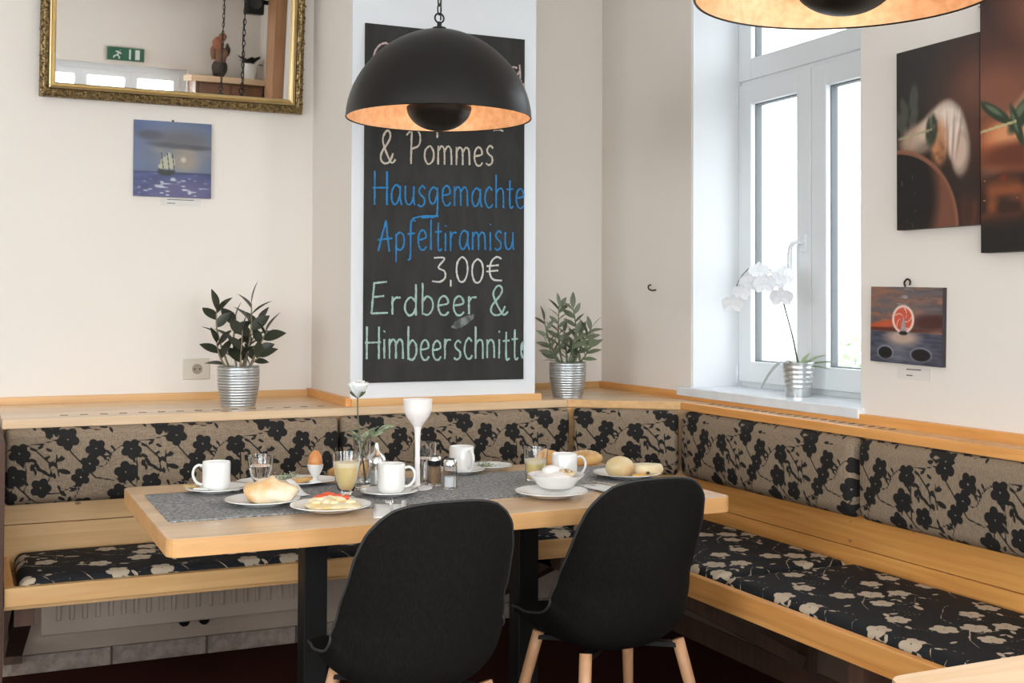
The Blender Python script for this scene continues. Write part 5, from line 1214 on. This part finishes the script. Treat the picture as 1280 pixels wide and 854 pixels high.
fork('fork lying on the napkin left of the near chair', (1.030, 3.005), 1.30, TZ+.006)
knife('knife beside the fork on the napkin left of the near chair', (1.062, 2.995), 1.22, TZ+.0065)
fork('fork lying on the napkin beside the muesli bowl', (1.722, 3.080), 1.95, RZ+.0055)
knife('knife beside the fork on the napkin by the right chair', (1.757, 3.09), 1.85, RZ+.0055)
# glasses
def liquid(t, prof_in, z0, z1, m, name='liquid', inset=.0003):
    def rad(zz):
        for (r0, a), (r1, b) in zip(prof_in[:-1], prof_in[1:]):
            if a <= zz <= b: return r0+(r1-r0)*(zz-a)/(b-a)
        return prof_in[-1][0]
    n = 14; P = [(.0001, z0)]+[(rad(z0+(z1-z0)*k/n)-inset, z0+(z1-z0)*k/n) for k in range(n+1)]+[(.0001, z1)]
    return lathe(name, P, m, t, 40, sharp=.8)
def tumbler(label, p, zz, outer, inner, fill=None, m=None, froth=False, group='glasses on the table', cat='glass'):
    t = thing('glass', label, cat, (p[0], p[1], zz), 0, group)
    lathe('glass_body', [(.0001, outer[0][1])]+outer+inner[::-1]+[(.0001, inner[0][1])], GLASS, t, 44, sharp=.9)
    if fill:
        liquid(t, inner, inner[0][1]+.0005, fill, m, 'juice' if m is JUICE else 'water')
        if froth: liquid(t, inner, fill+.0003, fill+froth, JUICE_P, 'froth')
    return t
# footed water glass
o1 = [(.026, 0), (.027, .003), (.012, .008), (.010, .014), (.017, .024), (.027, .042), (.034, .066), (.037, .084), (.0375, .100), (.0385, .104)]
i1 = [(.010, .024), (.024, .042), (.0315, .066), (.0347, .084), (.0355, .100), (.0370, .104)]
tumbler('footed water glass between the leftmost mug and the roll plate', (.780, 3.430), RZ, o1, i1, .074, WATER)
o2 = [(.026, 0), (.027, .004), (.014, .009), (.014, .014), (.024, .028), (.031, .055), (.036, .085), (.0405, .128)]
i2 = [(.012, .022), (.0225, .030), (.0292, .055), (.0343, .085), (.0390, .128)]
tumbler('tall tapered glass of orange juice in front of the rose vase', (.968, 3.205), RZ, o2, i2, .090, JUICE, .012)
o3 = [(.026, 0), (.028, .003), (.032, .05), (.036, .100)]; i3 = [(.0255, .007), (.0302, .05), (.0345, .100)]
tumbler('short glass of orange juice beside the rightmost mug', (1.605, 3.315), RZ, [(r*1.08, z_) for r, z_ in o3], [(r*1.08, z_) for r, z_ in i3], .052, JUICE, .012)
o4 = [(.029, 0), (.0305, .003), (.033, .06), (.0345, .118)]; i4 = [(.0275, .008), (.0312, .06), (.0328, .118)]
tumbler('straight water glass behind the tall white candle holder', (1.283, 3.430), RZ, o4, i4, .070, WATER)
# white stemmed candle holder
cs = thing('candle_holder', 'tall white stemmed candle holder in the middle of the table', 'candle holder', (1.212, 3.300, RZ))
WH = mat('white_lacquered_metal', (.86, .80, .78), .4)
lathe('base', [(.0001, 0), (.043, 0), (.0445, .002), (.043, .0045), (.012, .009), (.0085, .014), (.0085, .02), (.0001, .02)], WH, cs, 44)
lathe('stem', [(.0085, .018), (.0075, .05), (.0072, .12), (.009, .17), (.014, .192), (.0001, .193)], WH, cs, 28)
lathe('cup', [(.012, .182), (.018, .190), (.034, .212), (.041, .228), (.0425, .262), (.0405, .262), (.039, .229), (.032, .215), (.0001, .205)], WH, cs, 48)
lathe('tea_light', [(.0001, .2065), (.018, .2075), (.019, .222), (.0001, .222)], mat('wax', (.85, .82, .75), .5, sss=.3), cs, 24)
# rose vase
rv = thing('rose_vase', 'slim glass vase holding a white rose', 'vase', (1.062, 3.360, RZ))
ov = [(.030, 0), (.031, .006), (.025, .012), (.0235, .02), (.0235, .10), (.0262, .158)]; iv = [(.021, .020), (.0212, .10), (.0243, .158)]
lathe('vase_body', [(.0001, 0)]+ov+iv[::-1]+[(.0001, .020)], GLASS, rv, 40, sharp=.9); liquid(rv, iv, .0205, .085, WATER, 'water')
rs_ = thing('rose', 'white rose with green leaves standing in the slim vase', 'flower', (1.062, 3.360, RZ+.022))
def Wp(a, b, c): return RT*a+FW*b+Vector((0, 0, c))
P = spline([Wp(.008, 0, 0), Wp(.0, 0, .08), Wp(-.012, 0, .17), Wp(-.014, 0, .245)], 8); tube('stem', P, .0022, STEM_G, rs_, 8)
def petalm(R, H_, span, flare, k):
    V = []; F = []; n = 8; m_ = 6
    for i in range(n+1):
        a = -span/2+span*i/n
        for j in range(m_+1):
            s = j/m_; r_ = R*(math.sin(min(1, s*1.2)*PI/2)*.92+flare*s*s*s); zz = H_*s*(1-.16*(a/(span/2))**2); V.append((r_*math.cos(a), r_*math.sin(a), zz))
    for i in range(n):
        for j in range(m_): F.append((i*(m_+1)+j, (i+1)*(m_+1)+j, (i+1)*(m_+1)+j+1, i*(m_+1)+j+1))
    return V, F
ROSE = mat('rose_white', (.88, .86, .82), .5, sss=.2)
for k in range(13):
    ring = 0 if k < 3 else (1 if k < 7 else 2); R = (.012, .021, .027)[ring]; Hh = (.050, .052, .046)[ring]; V, F = petalm(R, Hh, 2.2-.1*ring, (-.2, .05, .3)[ring], k)
    o = pyd('petal', V, F, ROSE, rs_, True); o.location = Wp(-.014, 0, .243); o.rotation_euler = (0, 0, k*2.4); o.modifiers.new('thick', 'SOLIDIFY').thickness = .0008
for k in range(4):
    V, F = petalm(.022, .022, .5, .2, k); o = pyd('sepal', V, F, STEM_G, rs_, True); o.location = Wp(-.014, 0, .2415); o.rotation_euler = (0, 0, k*PI/2+.3)
lmr = leaf_mesh('rose_leaf', .05, .022, mat('rose_leaf_green', (.15, .20, .09), .5, var=(.35, .38, .26), nscale=60), .2, .1)
for k, (a, c, d) in enumerate(((0, .11, (.9, .1, .6)), (0, .12, (.7, .3, .9)), (.03, .13, (.9, 0, .5)), (0, .11, (-.9, .2, .5)), (-.01, .12, (-.6, -.3, .8)), (.045, .148, (1, .1, .35)), (.02, .14, (.6, -.5, .5)), (0, .10, (-.5, .6, .5)), (.015, .12, (.4, .6, .8)), (.06, .15, (1, -.2, .2)))):
    put_leaf(lmr, rs_, Wp(a, 0, c), RT*d[0]+FW*d[1]+Vector((0, 0, d[2])), .4*(k % 3), 1.0)
V1, F1 = tube_vf(spline([Wp(0, 0, .09), Wp(.02, 0, .13), Wp(.075, -.005, .165)], 6), .0012, 6); pyd('twig', V1, F1, STEM_G, rs_, True)
# sugar dispenser
sd_ = thing('sugar_dispenser', 'glass sugar dispenser with chrome pouring spout behind the near mug', 'sugar dispenser', (1.118, 3.395, RZ))
lathe('jar', [(.0001, 0), (.029, 0), (.031, .004), (.031, .062), (.027, .072), (.0255, .072), (.029, .060), (.029, .008), (.0001, .006)], GLASS, sd_, 36, sharp=.9)
liquid(sd_, [(.0287, .008), (.0287, .062)], .0085, .045, mat('white_sugar', (.86, .84, .80), .8), 'sugar')
lathe('lid', [(.029, .068), (.029, .078), (.024, .090), (.012, .100), (.007, .106), (.0065, .128), (.0045, .128), (.004, .106), (.0001, .106)], CHROME, sd_, 32)
# salt and pepper
def shaker(label, p, cont, cat, mm, band=False, z1=.055):
    t = thing('spice_shaker', label, cat, (p[0], p[1], RZ), .2, 'salt and pepper shakers')
    lathe('shaker_jar', [(.0001, 0), (.020, 0), (.0212, .003), (.0205, .066), (.0185, .068), (.0183, .006), (.0001, .005)], GLASS, t, 12, sharp=.3)
    liquid(t, [(.0178, .006), (.0178, .066)], .0065, z1, mm, cont, .0012)
    if band: lathe('collar', [(.0212, .060), (.0216, .061), (.0216, .074), (.0205, .075), (.0185, .067), (.0205, .060)], BLACKMETAL, t, 28)
    lathe('cap', [(.0208, .0685), (.0208, .078), (.017, .086), (.009, .089), (.0001, .0895)], CHROME, t, 32)
    return t
shaker('pepper shaker with brown filling and a dark collar', (1.283, 3.345), 'pepper', 'pepper shaker', mat('ground_pepper', (.30, .17, .08), .9, var=(.42, .26, .13), nscale=500), True)
shaker('clear salt shaker with chrome cap in front of the pepper shaker', (1.300, 3.262), 'salt', 'salt shaker', mat('white_salt', (.86, .86, .86), .8), False, .035)
# salad plate behind
sp = plate('small white plate of salad at the far edge right of the mugs', (1.580, 3.600), .070, TZ)
sg = thing('salad', 'little heap of green salad on the far small plate', 'salad', (1.560, 3.600, TZ+.0045)); V = []; F = []; r = random.Random(18)
for i in range(200):
    c = Vector((r.gauss(0, .015), r.gauss(0, .012), abs(r.gauss(.007, .005)))); d = Vector((r.gauss(0, 1), r.gauss(0, 1), abs(r.gauss(0, 1)))).normalized(); e = d.orthogonal().normalized(); k = len(V); V += [c, c+d*.005+e*.003, c+d*.010, c+d*.005-e*.003]; F.append((k, k+1, k+2, k+3))
o = pyd('leaves', V, F, MATS['cress_green'], sg); o['kind'] = 'stuff'

# ------------------------------------------------------------------ what the mirror shows of the room's far side
ex = thing('exit_sign', 'green running man emergency exit sign on the far wall, seen in the mirror', 'sign', (1.34, YR, 2.455), PI)
box('sign_box', -.17, .17, -.045, 0, -.065, .065, mat('sign_housing', (.45, .42, .36), .6), ex, .003); box('sign_face', -.165, .165, -.049, -.045, -.06, .06, mat('sign_green', (.02, .12, .06), .4), ex)
Wm = mat('sign_white', (.75, .8, .76), .5, 0)
bm = bmesh.new()
# facing the room the sign reads doorway, arrow bar and running figure
add_box(bm, -.125, -.085, -.0505, -.0491, -.045, .045); from_bm('door_symbol', bm, Wm, ex)
box('arrow_symbol', -.045, -.03, -.0505, -.0491, -.045, .045, Wm, ex)
parts = [tube_vf([(x0, -.050, z0), (x1, -.050, z1)], .007, 6) for x0, z0, x1, z1 in ((.05, .03, .052, .034), (.06, .018, .075, -.012), (.075, -.012, .055, -.03), (.055, -.03, .06, -.045), (.075, -.012, .10, -.02), (.10, -.02, .11, -.04), (.06, .015, .04, .0), (.062, .015, .09, .022))]
multi('running_figure', parts, Wm, ex)
cu = thing('tall_cupboard', 'tall brown cupboard with pale top board, seen in the mirror', 'cupboard', (0, 0, 0))
BRN = wood('brown_cupboard_wood', (.20, .09, .04), (.14, .06, .028), 2, 0, .5)
box('cupboard_body', 1.93, 2.56, YR+.003, YR+.40, 0, 2.255, BRN, cu, .003); box('cupboard_top', 1.88, 2.585, YR+.003, YR+.46, 2.256, 2.31, SHELF_W, cu, .003)
for x in (1.96, 2.26): d_ = box('cupboard_door', x, x+.29, YR+.401, YR+.418, .05, 2.24, BRN, cu, .002); tube('door_knob', [(x+.26, YR+.418, 1.1), (x+.26, YR+.44, 1.1)], .012, CHROME, d_, 10)
pp = thing('potted_plant', 'small leafy plant in a white pot on the tall cupboard, in the mirror', 'potted plant', (2.46, YR+.25, 2.311))
lathe('pot', [(.0001, 0), (.055, 0), (.075, .15), (.07, .15), (.0001, .13)], PORC, pp, 24)
for k in range(22): r = random.Random(k); a = r.uniform(0, 2*PI); put_leaf(LM1, pp, (.0, 0, .13), (math.cos(a), math.sin(a), r.uniform(.2, 1.2)), 0, r.uniform(.10, .17))
fg = thing('carved_figure', 'reddish brown carved figure on the tall cupboard, in the mirror', 'figurine', (2.17, YR+.25, 2.311))
for k, (x, zz, a, b, m) in enumerate(((0, 0, .07, .09, 'figure_dark'), (.01, .12, .065, .085, 'figure_brown'), (-.02, .24, .055, .07, 'figure_red'), (.02, .34, .035, .04, 'figure_red'), (-.06, .16, .03, .07, 'figure_brown'), (.07, .2, .025, .06, 'figure_dark'))):
    blob('figure_part', a, a*.8, b, mat(m, {'figure_dark': (.05, .035, .03), 'figure_brown': (.22, .10, .06), 'figure_red': (.36, .13, .07)}[m], .6), fg, .15, .1, k, 16, 10, (x, 0, zz))
# brown post and black loudspeaker at the mirror's right side
tag(box('wooden_post', 2.49, 2.588, -1.72, -1.40, 0, HC-.001, wood('post_wood', (.36, .18, .08), (.28, .13, .055), 2), None, .003), 'brown wooden post on the window wall far behind, seen in the mirror', 'post')
ls = thing('loudspeaker', 'small black loudspeaker high up at the brown post, in the mirror', 'speaker', (2.40, -1.90, 2.90)); box('speaker_box', -.08, .08, -.075, .07, 0, .25, BLACKMETAL, ls, .01); lathe('speaker_cone', [(.0001, 0), (.05, .004), (.055, .008)], mat('cone_grey', (.04, .04, .04), .6), ls, 24, (0, .072, .1)).rotation_euler = (-PI/2, 0, 0)
box('speaker_bracket', .079, .187, -.02, .02, .10, .14, BLACKMETAL, ls)
